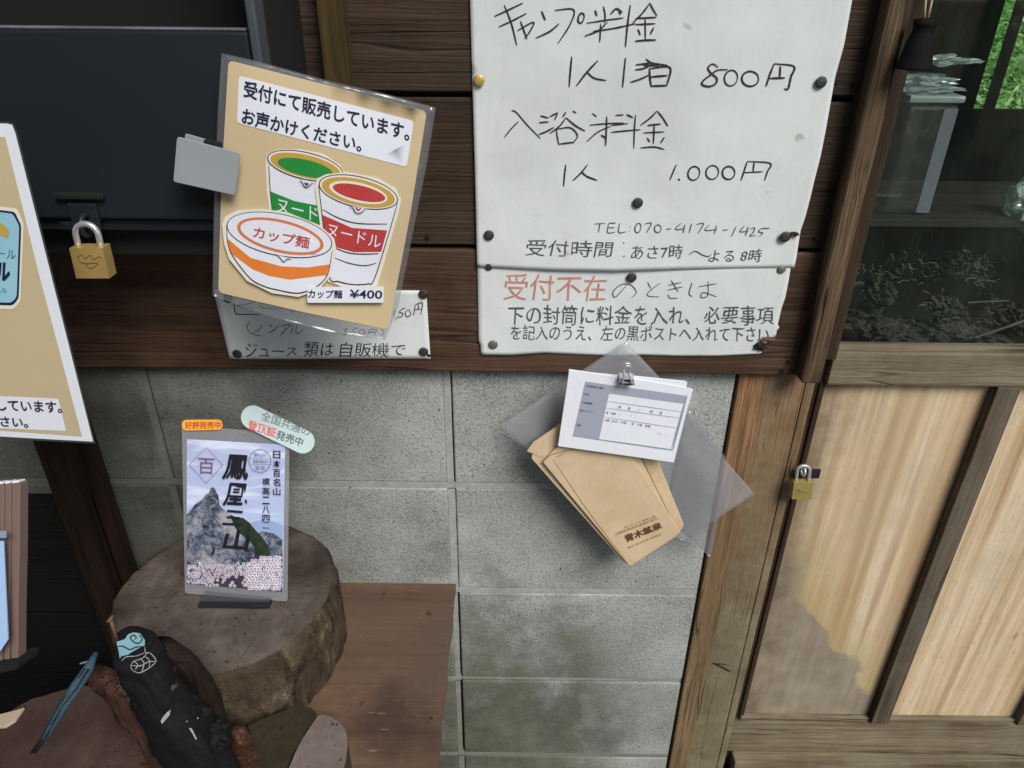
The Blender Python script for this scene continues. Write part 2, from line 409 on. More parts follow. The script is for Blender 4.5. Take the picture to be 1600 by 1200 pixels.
def concrete(name, base=1.0, mossy=True):
    g = G(name)
    b = g.rnd(g.co, 7.0)
    n1 = g.noise(g.co, 250, 3, .75); n2 = g.noise(b, 6, 9, .68); n3 = g.noise(g.co, 420, 2, .6)
    v = g.vor(g.co, 190); n5 = g.noise(g.co, 70, 4, .6)
    col = g.ramp(n2, [(.3, tuple(base*c for c in lin(128, 130, 126)[:3])+(1,)), (.5, tuple(base*c for c in lin(154, 157, 154)[:3])+(1,)), (.72, tuple(base*c for c in lin(180, 183, 181)[:3])+(1,))])
    col = g.mix(g.mr(n1, .50, .66, 0, .58), col, lin(72, 74, 68))
    col = g.mix(g.mr(n3, .54, .68, 0, .6), col, lin(206, 208, 200))
    pits = g.mr(g.noise(g.co, 170, 2, .5), .69, .73, 0, .8)
    col = g.mix(pits, col, lin(44, 44, 40))
    if mossy:
        s = g.sep(); nn = g.noise(g.co, 10, 8, .65)
        f = g.mr(g.math('ADD', g.math('MULTIPLY', s[2], -1.9), g.math('MULTIPLY', nn, 2.1)), -.38, .22, 0, .85)
        # drier near the door post
        f = g.math('MULTIPLY', f, g.mr(g.math('ADD', s[0], g.math('MULTIPLY', nn, .2)), .22, .33, 1, .15))
        col = g.mix(f, col, g.ramp(nn, [(.35, lin(48, 49, 34)), (.65, lin(104, 104, 86))]))
        moss_shade = g.mr(g.math('ADD', s[0], g.math('MULTIPLY', nn, .35)), -.34, .06, .85, 0)  # moss plus the shade at the left end, darkened into the block colour
        col = g.mix(moss_shade, col, g.ramp(nn, [(.35, lin(34, 34, 26)), (.65, lin(78, 78, 66))]))
    h = g.math('ADD', g.math('MULTIPLY', n1, -.9), g.math('ADD', g.math('MULTIPLY', pits, -1.4), g.math('MULTIPLY', n2, 1.2)))
    return g.out(col, .93, g.bump(h, .8, .0016), .15)
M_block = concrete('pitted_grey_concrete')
def mortar_mat():
    g = G('pale_mortar'); n = g.noise(g.co, 60, 6, .6); n2 = g.noise(g.co, 420, 3, .6)
    col = g.ramp(n, [(.3, lin(146, 148, 145)), (.7, lin(170, 173, 170))])
    s = g.sep(); nn = g.noise(g.co, 10, 8, .65)
    f = g.mr(g.math('ADD', g.math('MULTIPLY', s[2], -1.9), g.math('MULTIPLY', nn, 1.5)), -.62, .12, 0, .7)
    col = g.mix(f, col, lin(100, 102, 82))
    moss_shade = g.mr(g.math('ADD', s[0], g.math('MULTIPLY', nn, .35)), -.34, .06, .8, 0)  # same left-end shade mixed into the mortar colour
    col = g.mix(moss_shade, col, lin(66, 66, 56))
    col = g.mix(g.mr(n2, .58, .7, 0, .4), col, lin(80, 80, 74))
    return g.out(col, .95, g.bump(g.math('ADD', n, g.math('MULTIPLY', n2, .4)), .7, .0015), .1)
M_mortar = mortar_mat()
M_gap = flat('dark_joint', lin(22, 21, 18), .95)

def paper_mat(name, col, yellow=.3):
    g = G(name); n = g.noise(g.co, 9, 7, .6); n2 = g.noise(g.co, 60, 5, .65); v = g.noise(g.co, 38, 2, .5)
    fib = g.noise(g.mapv((240, 240, 18)), 1, 3, .6)
    c = g.mix(g.mr(n, .42, .68, 0, yellow*1.6), col, (col[0]*.74, col[1]*.74, col[2]*.70, 1))
    c = g.mix(g.mr(fib, .5, .75, 0, .10), c, (col[0]*.66, col[1]*.68, col[2]*.68, 1))
    c = g.mix(g.mr(v, .70, .76, 0, .45), c, lin(120, 116, 104))
    c = g.mix(g.mr(n2, .62, .75, 0, .3), c, (col[0]*.62, col[1]*.62, col[2]*.6, 1))
    return g.out(c, .85, g.bump(g.math('ADD', n2, g.math('MULTIPLY', n, 5)), .16, .0014), .15)
M_paper = paper_mat('aged_white_paper', lin(214, 218, 218))
M_paper2 = paper_mat('clean_white_paper', lin(230, 232, 240), .06)
M_ink = flat('black_marker_ink', lin(30, 31, 34), .7, var=.5, bscale=900)
M_pen = flat('thin_black_pen', lin(78, 80, 86), .7, var=.4, bscale=900)
M_redpen = flat('faded_red_pen', lin(196, 132, 118), .7, var=.25, bscale=900)
M_navy = flat('navy_print', lin(34, 34, 64), .5)
M_tan = flat('tan_poster_print', lin(205, 184, 146), .45, var=.03, bscale=120)
M_wht = flat('white_print', lin(228, 230, 240), .4)
M_halo = flat('cream_print', lin(232, 226, 212), .4)
M_gold = flat('gold_print', lin(196, 160, 78), .4)
M_green = flat('green_print', lin(40, 138, 62), .4, var=.08, bscale=300)
M_red = flat('red_print', lin(186, 66, 66), .4, var=.06, bscale=300)
M_orange = flat('orange_print', lin(226, 128, 56), .4, var=.05, bscale=300)
M_oring = flat('pale_orange_ring_print', lin(214, 124, 84), .4)
M_can = flat('pale_blue_print', lin(150, 196, 214), .4, var=.08, bscale=200)

def film(name, tint, a, gloss=.12, rough=.12, dust=0, bump=.0):
    """clear plastic: mostly see-through, with a reflecting surface and a little milky scatter"""
    m = bpy.data.materials.new(name); m.use_nodes = True; n = m.node_tree; n.nodes.clear(); L = n.links.new
    o = n.nodes.new('ShaderNodeOutputMaterial'); t = n.nodes.new('ShaderNodeBsdfTransparent'); t.inputs[0].default_value = (.93, .94, .95, 1)
    d = n.nodes.new('ShaderNodeBsdfDiffuse'); d.inputs[0].default_value = tint
    gl = n.nodes.new('ShaderNodeBsdfGlossy'); gl.inputs['Roughness'].default_value = rough
    m1 = n.nodes.new('ShaderNodeMixShader'); m1.inputs[0].default_value = a
    L(t.outputs[0], m1.inputs[1]); L(d.outputs[0], m1.inputs[2])
    
    
    m2 = n.nodes.new('ShaderNodeMixShader'); m2.inputs[0].default_value = gloss; L(m1.outputs[0], m2.inputs[1]); L(gl.outputs[0], m2.inputs[2])
    L(m2.outputs[0], o.inputs[0])
    tc = n.nodes.new('ShaderNodeTexCoord')
    if dust:
        nz = n.nodes.new('ShaderNodeTexNoise'); nz.inputs['Scale'].default_value = 22; nz.inputs['Detail'].default_value = 9; nz.inputs['Roughness'].default_value = .7
        mp = n.nodes.new('ShaderNodeMapping'); mp.inputs['Scale'].default_value = (1, 1, .35); L(tc.outputs['Object'], mp.inputs[0]); L(mp.outputs[0], nz.inputs['Vector'])
        r = n.nodes.new('ShaderNodeMapRange'); r.inputs[1].default_value = .45; r.inputs[2].default_value = .75; r.inputs[3].default_value = a; r.inputs[4].default_value = a+dust
        L(nz.outputs[0], r.inputs[0]); L(r.outputs[0], m1.inputs[0])
    if bump:
        nz = n.nodes.new('ShaderNodeTexNoise'); nz.inputs['Scale'].default_value = 16; nz.inputs['Detail'].default_value = 3
        L(tc.outputs['Object'], nz.inputs['Vector']); b = n.nodes.new('ShaderNodeBump'); b.inputs['Strength'].default_value = bump; b.inputs['Distance'].default_value = .01
        L(nz.outputs[0], b.inputs['Height']); L(b.outputs[0], gl.inputs['Normal'])
    return m
M_lam = film('clear_laminate_film', lin(200, 200, 206), .12, .10, .16, 0, .4)
M_sleeve = film('clear_plastic_sleeve', lin(226, 226, 232), .17, .08, .10, 0, .8)
M_acryl = film('clear_acrylic', lin(150, 150, 155), .12, .06, .1)
M_glass = film('dusty_window_glass', lin(104, 122, 108), .035, .055, .03, .10)
M_jar = film('cloudy_clear_jar', lin(150, 168, 162), .05, .10, .15, 0, .6)
M_bag = film('crinkled_clear_bag', lin(200, 222, 212), .45, .2, .25, 0, .9)

M_black = flat('black_painted_steel', lin(27, 31, 37), .45, 0, .08, 60, .08)
M_blackdull = flat('dull_black_steel', lin(16, 17, 19), .7, 0, .1, 80, .1)
M_hole = flat('unlit_black_interior', lin(8, 8, 9), .9)
M_brass = flat('worn_brass', lin(200, 168, 104), .42, .45, .35, 300, .18)
M_brass2 = flat('dull_yellow_brass', lin(196, 180, 112), .42, .6, .3, 300, .12)
M_steel = flat('bright_steel', lin(215, 215, 218), .28, .65, .05, 200)
M_grey = flat('grey_magnet_plastic', lin(150, 155, 160), .5, 0, .05, 300, .03)
M_tack = flat('tarnished_tack', lin(70, 68, 66), .5, .6, 1.0, 500, .6)
M_tackg = flat('greenish_tack', lin(112, 116, 98), .55, .5, .5, 350, .3)
M_rust = flat('rusty_iron', lin(110, 84, 66), .8, .2, .6, 400, .3)
M_nail = flat('dark_nail', lin(38, 30, 26), .7, .4)
M_blackplastic = flat('black_cast_iron', lin(7, 7, 8), .8, 0, .3, 120, 0, .2)
M_orangest = flat('orange_sticker', lin(240, 172, 62), .5, var=.05, bscale=600)
M_badge = flat('pale_badge', lin(196, 214, 212), .4, var=.05, bscale=300)
M_stred = flat('sticker_red_print', lin(196, 76, 36), .5)
M_badgered = flat('badge_red_print', lin(224, 96, 96), .5)
M_badgetxt = flat('badge_grey_print', lin(92, 104, 110), .5)
M_pinktxt = flat('mauve_print', lin(112, 76, 104), .5)
M_brush = flat('brush_black_print', lin(18, 18, 26), .5)
M_formgrey = flat('grey_form_print', lin(160, 166, 182), .6)
M_formline = flat('thin_grey_line', lin(150, 156, 172), .6)
M_formtxt = flat('tiny_dark_print', lin(86, 92, 112), .6)
M_stamp = flat('brown_stamp_ink', lin(96, 66, 40), .7, var=.5, bscale=900)

def kraft():
    g = G('kraft_paper'); n = g.noise(g.co, 14, 7, .6); f = g.noise(g.mapv((300, 300, 60)), 1, 3, .6)
    c = g.ramp(n, [(.3, lin(196, 172, 138)), (.7, lin(216, 194, 162))])
    c = g.mix(g.mr(f, .55, .75, 0, .25), c, lin(160, 122, 82))
    return g.out(c, .8, g.bump(g.math('ADD', n, g.math('MULTIPLY', f, .2)), .3, .003), .2)
M_kraft = kraft()
def bark():
    g = G('flaking_bark'); n = g.noise(g.mapv((1, 1, .45)), 38, 8, .7, .6); n2 = g.noise(g.co, 9, 5, .6); v = g.noise(g.co, 60, 5, .7)
    c = g.ramp(n, [(.3, lin(26, 21, 17)), (.45, lin(62, 52, 42)), (.6, lin(94, 81, 66)), (.75, lin(146, 132, 110))])
    c = g.mix(g.mr(n2, .4, .62, 0, .7), c, lin(78, 66, 53))
    c = g.mix(g.mr(v, .60, .68, 0, .75), c, lin(40, 32, 26))
    return g.out(c, .9, g.bump(g.math('ADD', n, v), 1, .005), .1)
M_bark = bark()
def endgrain(name, c0, c1, c2, center, rscale=260, dark=None):
    g = G(name)
    v = g.n.nodes.new('ShaderNodeVectorMath'); v.operation = 'SUBTRACT'; g.L(g.co, v.inputs[0]); v.inputs[1].default_value = center
    w_ = g.noise(g.co, 7, 4, .6); ln = g.n.nodes.new('ShaderNodeVectorMath'); ln.operation = 'LENGTH'; g.L(g.mapv((1, 1, .01), src=v.outputs[0]), ln.inputs[0])
    rr = g.math('ADD', g.math('MULTIPLY', ln.outputs['Value'], rscale), g.math('MULTIPLY', w_, 9))
    ring = g.math('ADD', g.math('MULTIPLY', g.math('SINE', rr), .5), .5)
    n = g.noise(g.co, 10, 8, .68); n2 = g.noise(g.mapv((1, .22, 1), rot=(0, 0, .2)), 170, 4, .6)
    sp_ = g.sep(v.outputs[0]); ang = g.math('ARCTAN2', sp_[1], sp_[0])
    cb_ = g.n.nodes.new('ShaderNodeCombineXYZ'); g.L(g.math('MULTIPLY', ang, 5.0), cb_.inputs[0]); g.L(g.math('MULTIPLY', ln.outputs['Value'], 14.0), cb_.inputs[1])
    rc = g.noise(cb_.outputs[0], 1.0, 4, .55)
    rck = g.math('MULTIPLY', g.mr(g.math('ABSOLUTE', g.math('SUBTRACT', rc, .5)), .003, .014, 1, 0), g.mr(ln.outputs['Value'], .02, .05, 0, .38))
    c = g.ramp(n, [(.28, c0), (.5, c1), (.74, c2)])
    c = g.mix(rck, c, (c0[0]*.35, c0[1]*.35, c0[2]*.35, 1))
    c = g.mix(g.math('MULTIPLY', ring, .2), c, c0)
    c = g.mix(g.mr(n2, .5, .7, 0, .2), c, c0)
    sp = g.noise(g.co, 120, 2, .5)
    c = g.mix(g.mr(sp, .68, .72, 0, .8), c, lin(30, 24, 20))
    if dark:
        dk = g.noise(g.co, 5.5, 5, .55)
        c = g.mix(g.mr(dk, .47, .62, 0, .8), c, dark)
    return g.out(c, .8, g.bump(g.math('ADD', n2, g.math('MULTIPLY', n, 2)), .5, .0015), .2)

# ---------------------------------------------------------------- ground and surroundings
def ground():
    g = G('packed_earth'); n = g.noise(g.co, 3, 9, .65); n2 = g.noise(g.co, 60, 5, .6)
    c = g.ramp(n, [(.3, lin(70, 62, 50)), (.7, lin(112, 102, 86))])
    return g.out(c, .95, g.bump(n2, .8, .01), .1)
gm = ground()
vs = []; N = 60
for j in range(N+1):
    for i in range(N+1):
        x = -60+120*i/N; y = -60+120*j/N; vs.append((x, y, noise.noise(Vector((x*.2, y*.2, 0)))*.0))
o = mesh('ground', vs, [(j*(N+1)+i, j*(N+1)+i+1, (j+1)*(N+1)+i+1, (j+1)*(N+1)+i) for j in range(N) for i in range(N)], gm); tag(o, kind='structure')

# ---- block wall
Z = lambda py, px=705, Y=0: at(px, py, Y).z
XJ0, XJ1 = at(219, 590).x+.004, at(701, 585).x-.002
XP = at(1156, 590, -.003).x
rows = [Z(583)+.03, Z(759), Z(925), Z(1064), Z(1178)]
dz = (rows[1]-rows[4])/3
zj = [rows[1]-dz*i for i in range(7)]
bw = thing('concrete_block_wall', (0, .05, 0), 'grey concrete block wall with stacked joints, below the wooden planks and left of the door post', 'wall')
xs = [XJ0-.80, XJ0-.40, XJ0, XJ1, XP-.004]
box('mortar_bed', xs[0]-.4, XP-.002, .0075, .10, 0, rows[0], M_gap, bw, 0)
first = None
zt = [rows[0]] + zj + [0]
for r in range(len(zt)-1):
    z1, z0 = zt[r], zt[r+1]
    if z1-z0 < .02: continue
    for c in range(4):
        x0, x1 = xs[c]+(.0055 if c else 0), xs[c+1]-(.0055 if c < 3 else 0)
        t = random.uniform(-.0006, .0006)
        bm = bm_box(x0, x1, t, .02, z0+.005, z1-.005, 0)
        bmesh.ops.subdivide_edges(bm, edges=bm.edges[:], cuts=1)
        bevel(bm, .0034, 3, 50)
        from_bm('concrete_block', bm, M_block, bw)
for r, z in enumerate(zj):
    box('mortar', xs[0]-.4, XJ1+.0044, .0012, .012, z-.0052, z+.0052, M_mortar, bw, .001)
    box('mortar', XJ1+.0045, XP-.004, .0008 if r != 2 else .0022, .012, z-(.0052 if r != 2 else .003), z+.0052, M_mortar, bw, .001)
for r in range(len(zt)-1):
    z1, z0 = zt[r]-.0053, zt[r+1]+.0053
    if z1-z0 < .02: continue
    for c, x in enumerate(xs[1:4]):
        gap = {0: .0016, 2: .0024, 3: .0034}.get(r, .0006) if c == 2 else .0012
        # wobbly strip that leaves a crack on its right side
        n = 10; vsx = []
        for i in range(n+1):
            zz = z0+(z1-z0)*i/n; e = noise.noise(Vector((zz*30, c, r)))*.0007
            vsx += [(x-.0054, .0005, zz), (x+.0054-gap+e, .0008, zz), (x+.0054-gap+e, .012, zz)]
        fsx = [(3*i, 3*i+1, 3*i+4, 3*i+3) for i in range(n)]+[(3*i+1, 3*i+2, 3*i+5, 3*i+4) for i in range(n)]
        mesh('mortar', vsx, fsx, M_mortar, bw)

# ---- planks
pw = thing('plank_wall', (0, -.01, Z(583)), 'dark brown horizontal plank cladding carrying the paper notices, above the concrete blocks', 'wall')
YP = -.022
zA, zB, zC = Z(148, 700, YP), Z(387, 700, YP), Z(581, 700, YP)
XR = at(1300, 395, YP).x
def plank(z0, z1, mat, y=YP):
    x0, x1 = -1.6, XR
    n = 90; vs = []; fs = []
    for i in range(n+1):
        x = x0+(x1-x0)*i/n
        e0 = noise.noise(Vector((x*6, z0*9, 0)))*.0016; e1 = noise.noise(Vector((x*6, z1*9, 3)))*.0016
        ch = .002
        vs += [(x, y+.02, z0+e0), (x, y+ch, z0+e0), (x, y, z0+e0+ch), (x, y, z1+e1-ch), (x, y+ch, z1+e1), (x, y+.02, z1+e1)]
    for i in range(n):
        for k in range(5):
            a = i*6+k; fs.append((a, a+1, a+7, a+6))
    fs += [(0, 1, 2, 3, 4, 5), tuple(n*6+k for k in range(6))[::-1]]
    bm = bmesh.new(); V = [bm.verts.new(v) for v in vs]
    for f in fs: bm.faces.new([V[i] for i in f])
    return from_bm('plank', bm, mat, pw)
plank(zC, zB-.0022, M_beam); plank(zB+.0022, zA-.003, M_plank, YP+.001); plank(zA+.003, zA+.20, M_plank, YP-.001)
plank(zA+.206, zA+.41, M_plank); plank(zA+.416, zA+.62, M_plank); plank(zA+.626, zA+.85, M_plank)
box('backing_board', -1.6, XR, -.0015, .0, zC+.012, zA+.85, M_hole, pw, 0)
b_ = at(500, 60, -.045); b1 = at(541, 60, -.045)
batten = box('batten', b_.x, b1.x, -.045, -.0235, at(520, 300, -.045).z, zA+.85, M_batten, pw, .0015)

# nail heads left in planks
nailspots = [(1332, 132), (1275, 372), (1232, 566), (1222, 580), (670, 555), (668, 370), (1308, 128)]
for i, (x, y) in enumerate(nailspots):
    p = at(x, y, YP-.001); bm = bmesh.new(); bmesh.ops.create_cone(bm, cap_ends=True, segments=10, radius1=.0026, radius2=.0022, depth=.0024, matrix=Matrix.Translation(p) @ Matrix.Rotation(R(90), 4, 'X'))
    from_bm('nail_head', bm, M_nail, pw)

# ---- door post, strip, jamb
YQ = -.006
def vpoly(name, px, Y, t, mat, parent, bev=.001):
    return slab(name, [at(x, y, Y) for x, y in px], NV, t, mat, parent, bev)
dp = thing('door_post', (at(1215, 900, 0).x, 0, 0), 'broad weathered wooden door post between block wall and door, mossy towards its foot', 'post')
xl = at(1156, 590, YQ).x; xr_ = at(1272, 610, YQ).x; zb = at(1156, 590, YQ).z
box('post_board', xl, xl+(xr_-xl)*.87, YQ, .04, 0, zB, M_post, dp, .003)
box('post_board', xl+(xr_-xl)*.87+.0008, xr_, YQ+.0006, .04, 0, zB, M_post, dp, .002)
xs0 = at(1325, 280, -.048).x; xs1 = at(1359, 280, -.048).x
ds = thing('grained_wood_strip', ((xs0+xs1)/2, -.04, at(1270, 599, -.048).z), 'long upright strip of rough grained wood nailed between the planks and the window glass', 'wood strip')
bm = bm_box(xs0, xs1, -.048, -.0065, at(1266, 600, -.048).z, CZ+.5, 0); bmesh.ops.subdivide_edges(bm, edges=[e for e in bm.edges if abs(e.verts[0].co.z-e.verts[1].co.z) > .3], cuts=40)
for v in bm.verts:
    k = noise.noise_vector(v.co*14); v.co.x += k.x*.0012; v.co.y += k.y*.0012
bevel(bm, .002, 1, 60)
from_bm('strip_board', bm, M_strip, ds)
jb = thing('dark_door_jamb', (xs1+.01, .0, 0), 'dark recessed door jamb beside the window glass, right of the grained strip', 'door frame')
box('jamb_board', xs1+.001, at(1377, 280, -.004).x, -.004, .04, at(1300, 560, 0).z, CZ+.5, M_jamb, jb, .001)
box('lower_jamb_board', xr_+.0022, at(1288, 610, .012).x, .012, .05, 0, at(1300, 560, 0).z-.001, M_jamb, jb, .001)

# ---- sliding door
YD = 0.002; YPN = .018
door = thing('wooden_door', (at(1500, 900, YD).x, YD, 0), 'wooden sliding door with dusty glass above and bleached cedar panels below', 'door')
zr1, zr0 = at(1400, 552, YD).z, at(1400, 603, YD).z
xd0 = at(1292, 612, YD).x
xD1 = xd0+.90
box('mid_rail', xd0-.002, xD1, YD, YD+.034, zr0, zr1, M_rail, door, .0025)
box('glazing_bead', xd0-.001, xD1, YD+.005, YD+.014, zr1+.0003, zr1+.006, M_rail, door, .001)
box('left_stile', at(1277, 610, .008).x+.002, xd0-.0035, .008, .036, 0.05, zr0-.001, M_jamb, door, .002)
xa, xb = at(1560, 606, YD).x, at(1597, 606, YD).x
zbt = at(1300, 1131, YD).z
pitch = (xb-xa)+(xa-xd0)+.006
stw = xb-xa
box('stile', xa, xb, YD, YD+.03, zbt+.001, zr0-.001, M_stile, door, .002)
box('stile', xa+pitch-.002, xb+pitch-.002, YD, YD+.03, zbt+.001, zr0-.001, M_stile, door, .002)
for k, (a, b) in enumerate(((xd0-.003, xa), (xb, xa+pitch-.002), (xb+pitch-.002, xD1))):
    box('door_panel', a+.0005, b-.0005, YPN, YPN+.006, zbt-.002, zr0+.002, M_panel, door, 0)
zb2 = at(1300, 1179, YD).z
box('bottom_rail', xd0-.018, xD1, YD+.002, YD+.036, zb2+.003, zbt, M_rail, door, .003)
box('bottom_bead', xd0-.006, xD1, YPN-.009, YPN-.001, zbt+.0003, zbt+.006, M_rail, door, .001)
# glass pane and the sash above
gz0 = zr1+.002; gx0 = at(1309, 548, YD+.012).x-.006
mesh('glass_pane', [(gx0, YD+.014, gz0), (xD1, YD+.014, gz0), (xD1, YD+.014, CZ+.45), (gx0, YD+.014, CZ+.45)], [(0, 1, 2, 3)], M_glass, door)
box('top_rail', gx0, xD1, YD, YD+.034, CZ+.45, CZ+.52, M_rail, door, .002)
sill = thing('door_sill', (at(1500, 1190, 0).x, 0, 0), 'worn wooden sill under the sliding door with a dark groove', 'door sill')
box('sill_board', at(1160, 1185, -.01).x-.012, xD1+.1, -.012, .09, .0, zb2-.006, M_rail, sill, .004)
box('sill_threshold', xr_+.003, xD1+.1, -.05, -.0125, 0, zb2-.022, M_rail, sill, .004)

# ---- room behind the glass
rm = thing('dark_room', (1.2, 1.2, 0), 'dim storeroom seen through the dusty glass of the door', 'room')
RX0, RX1, RY1 = .28, 2.9, 2.3
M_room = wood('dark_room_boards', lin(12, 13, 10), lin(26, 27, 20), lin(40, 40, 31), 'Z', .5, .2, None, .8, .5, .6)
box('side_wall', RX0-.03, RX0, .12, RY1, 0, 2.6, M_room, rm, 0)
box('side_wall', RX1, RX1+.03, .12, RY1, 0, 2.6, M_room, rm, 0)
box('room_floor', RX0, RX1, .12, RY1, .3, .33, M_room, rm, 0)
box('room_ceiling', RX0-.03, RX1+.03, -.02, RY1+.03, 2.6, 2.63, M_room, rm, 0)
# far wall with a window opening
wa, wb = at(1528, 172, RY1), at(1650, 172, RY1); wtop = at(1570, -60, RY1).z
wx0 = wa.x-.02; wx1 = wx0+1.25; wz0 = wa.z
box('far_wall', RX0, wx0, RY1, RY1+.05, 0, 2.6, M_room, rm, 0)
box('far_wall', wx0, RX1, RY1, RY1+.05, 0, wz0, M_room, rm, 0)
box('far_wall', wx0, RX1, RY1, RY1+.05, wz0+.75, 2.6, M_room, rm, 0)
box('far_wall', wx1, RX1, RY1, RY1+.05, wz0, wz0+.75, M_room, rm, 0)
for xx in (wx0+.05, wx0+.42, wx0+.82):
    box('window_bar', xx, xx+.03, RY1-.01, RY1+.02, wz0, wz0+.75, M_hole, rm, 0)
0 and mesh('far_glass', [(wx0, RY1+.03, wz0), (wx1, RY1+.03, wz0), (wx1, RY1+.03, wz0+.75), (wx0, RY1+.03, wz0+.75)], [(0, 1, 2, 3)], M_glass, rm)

# shelf and clutter behind glass
YS = .16
sh = thing('interior_shelf', (at(1450, 346, YS)), 'narrow wooden shelf edge seen through the glass above the tangled straw', 'shelf')
p0, p1 = at(1352, 342, YS), at(1620, 350, YS)
box('shelf_board', p0.x, p1.x+.2, YS, YS+.22, p1.z-.006, p0.z, wood('shelf_wood', lin(22, 24, 18), lin(44, 46, 36), lin(64, 64, 50), 'X'), sh, .001)
jar = thing('clear_plastic_jar', at(1440, 275, YS+.05), 'square clear plastic jar standing on the shelf behind the window glass', 'jar')
a, b = at(1388, 272, YS+.03), at(1464, 272, YS+.03); zt_ = at(1440, 160, YS+.03).z
from_bm('jar_body', bm_box(a.x, b.x, YS+.02, YS+.10, p0.z+.001, zt_, .008, 3), M_jar, jar)
from_bm('jar_lid', bm_box(a.x-.003, b.x+.003, YS+.017, YS+.103, zt_+.001, zt_+.010, .003, 2), M_bag, jar)
def crinkle(name, c, sx, sy, sz, seed, mat, parent, sub=4, amp=.45):
    bm = bmesh.new(); bmesh.ops.create_icosphere(bm, subdivisions=sub, radius=1)
    for v in bm.verts:
        n = noise.noise(v.co*2.2+Vector((seed, 0, 0)))+.5*abs(noise.noise(v.co*6+Vector((0, seed, 0))))
        q = v.co*(1+amp*n); v.co = Vector((c[0]+q.x*sx, c[1]+q.y*sy, c[2]+q.z*sz))
    return from_bm(name, bm, mat, parent)
box('jar_side', b.x-.020, b.x-.002, YS+.019, YS+.0195, p0.z+.004, zt_-.006, film('jar_side_film', lin(150, 160, 165), .35, .06, .2), jar, 0)
bag = thing('crinkled_plastic_bag', at(1450, 130, YS+.06), 'crinkled clear plastic bag lying on top of the square jar behind the glass', 'bag')
crinkle('bag_film', at(1440, 126, YS+.06), .034, .02, .007, 3, M_bag, bag, 4, .9)
crinkle('bag_film', at(1476, 94, YS+.06), .030, .02, .005, 8, M_bag, bag, 4, .9)
crinkle('bag_base', ((a.x+b.x)/2, YS+.06, zt_+.014), .040, .03, .004, 12, M_bag, bag, 4, .8)
sb = thing('lower_plastic_bag', at(1590, 340, YS), 'pale crumpled plastic bag at the right end of the shelf behind the glass', 'bag')
crinkle('bag_film', at(1604, 322, YS+.02), .022, .03, .03, 5, M_bag, sb)
crinkle('bag_knot', at(1592, 300, YS+.02), .008, .008, .010, 6, M_bag, sb, 2)
# tangle of dry straw behind the lower glass
M_straw = flat('dry_straw', lin(76, 78, 60), .8, var=.6, bscale=300)
vs, fs = [], []
rs = random.Random(5)
cl = [(rs.uniform(1345, 1560), rs.uniform(400, 525)) for _ in range(22)]
for k in range(620):
    q_ = rs.choice(cl); cx_, cy_ = rs.gauss(q_[0], 14), rs.gauss(q_[1], 9)
    if cy_ > 540 or cy_ < 385: continue
    Yk = rs.uniform(.09, .26); p = at(cx_, cy_, Yk); an = rs.uniform(0, math.pi); ln = rs.uniform(.003, .016); curl = rs.uniform(-2.5, 2.5)
    w_ = rs.uniform(.00015, .0006); q = Vector(p); prev = None
    for i in range(6):
        dirv = Vector((math.cos(an), rs.uniform(-.3, .3), math.sin(an))); nrm = Vector((-dirv.z, 0, dirv.x)).normalized()
        bI = len(vs); vs += [q+nrm*w_, q-nrm*w_+Vector((0, .0006, 0))]
        if i: fs.append((bI-2, bI-1, bI+1, bI))
        q = q+dirv*ln/5; an += curl/5
strw = mesh('dry_straw_tangle', vs, fs, M_straw); tag(strw, 'tangle of dry straw and twigs behind the lower part of the window glass', 'straw', kind='stuff')
tg = thing('bare_twigs', at(1560, 500, .13), 'two bare twigs lying on the straw behind the glass near the right photo edge', 'twigs')
tube0 = [(1522, 528), (1570, 512), (1620, 494)]
for L_, w_ in ((tube0, .0022), ([(1512, 473), (1545, 471), (1576, 470)], .0012)):
    pts = [at(x, y, .10) for x, y in L_]; vs_, fs_ = [], []
    for p in pts:
        for j in range(6): vs_.append(p+Vector((0, math.cos(j*1.047)*w_, math.sin(j*1.047)*w_)))
    for i in range(2):
        for j in range(6): fs_.append((i*6+j, i*6+(j+1) % 6, i*6+6+(j+1) % 6, i*6+6+j))
    mesh('twig', vs_, fs_, M_straw, tg, True)
dh = thing('dried_bundle', at(1430, 520, .2), 'dark dried plant bundles lying among the straw behind the glass', 'dried plants')
M_dry = flat('dark_dried_plants', lin(44, 46, 34), .9, var=.6, bscale=300, bump=1)
for k_, (x_, y_, a_, b_) in enumerate(((1350, 500, .030, .016), (1400, 520, .034, .012), (1470, 515, .036, .013), (1540, 525, .034, .010), (1375, 455, .016, .018), (1480, 480, .02, .012), (1585, 500, .02, .02))):
    bm = bmesh.new(); bmesh.ops.create_icosphere(bm, subdivisions=4, radius=1); c_ = at(x_, y_, .2)
    for v in bm.verts:
        q_ = v.co*(1+.6*noise.noise(v.co*3+Vector((k_*3, 0, 0)))+.35*noise.noise(v.co*9)); v.co = c_+Vector((q_.x*a_, q_.y*.03, q_.z*b_))
    from_bm('dried_clump', bm, M_dry, dh)
hs = thing('straw_shelf', at(1450, 545, .2), 'dark inner ledge under the straw behind the glass', 'shelf')
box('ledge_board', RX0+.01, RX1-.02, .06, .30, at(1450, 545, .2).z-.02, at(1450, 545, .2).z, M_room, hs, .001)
box('ledge_back', RX0+.01, RX1-.02, .30, .31, at(1450, 545, .2).z-.3, at(1450, 360, .30).z, M_room, hs, .0)

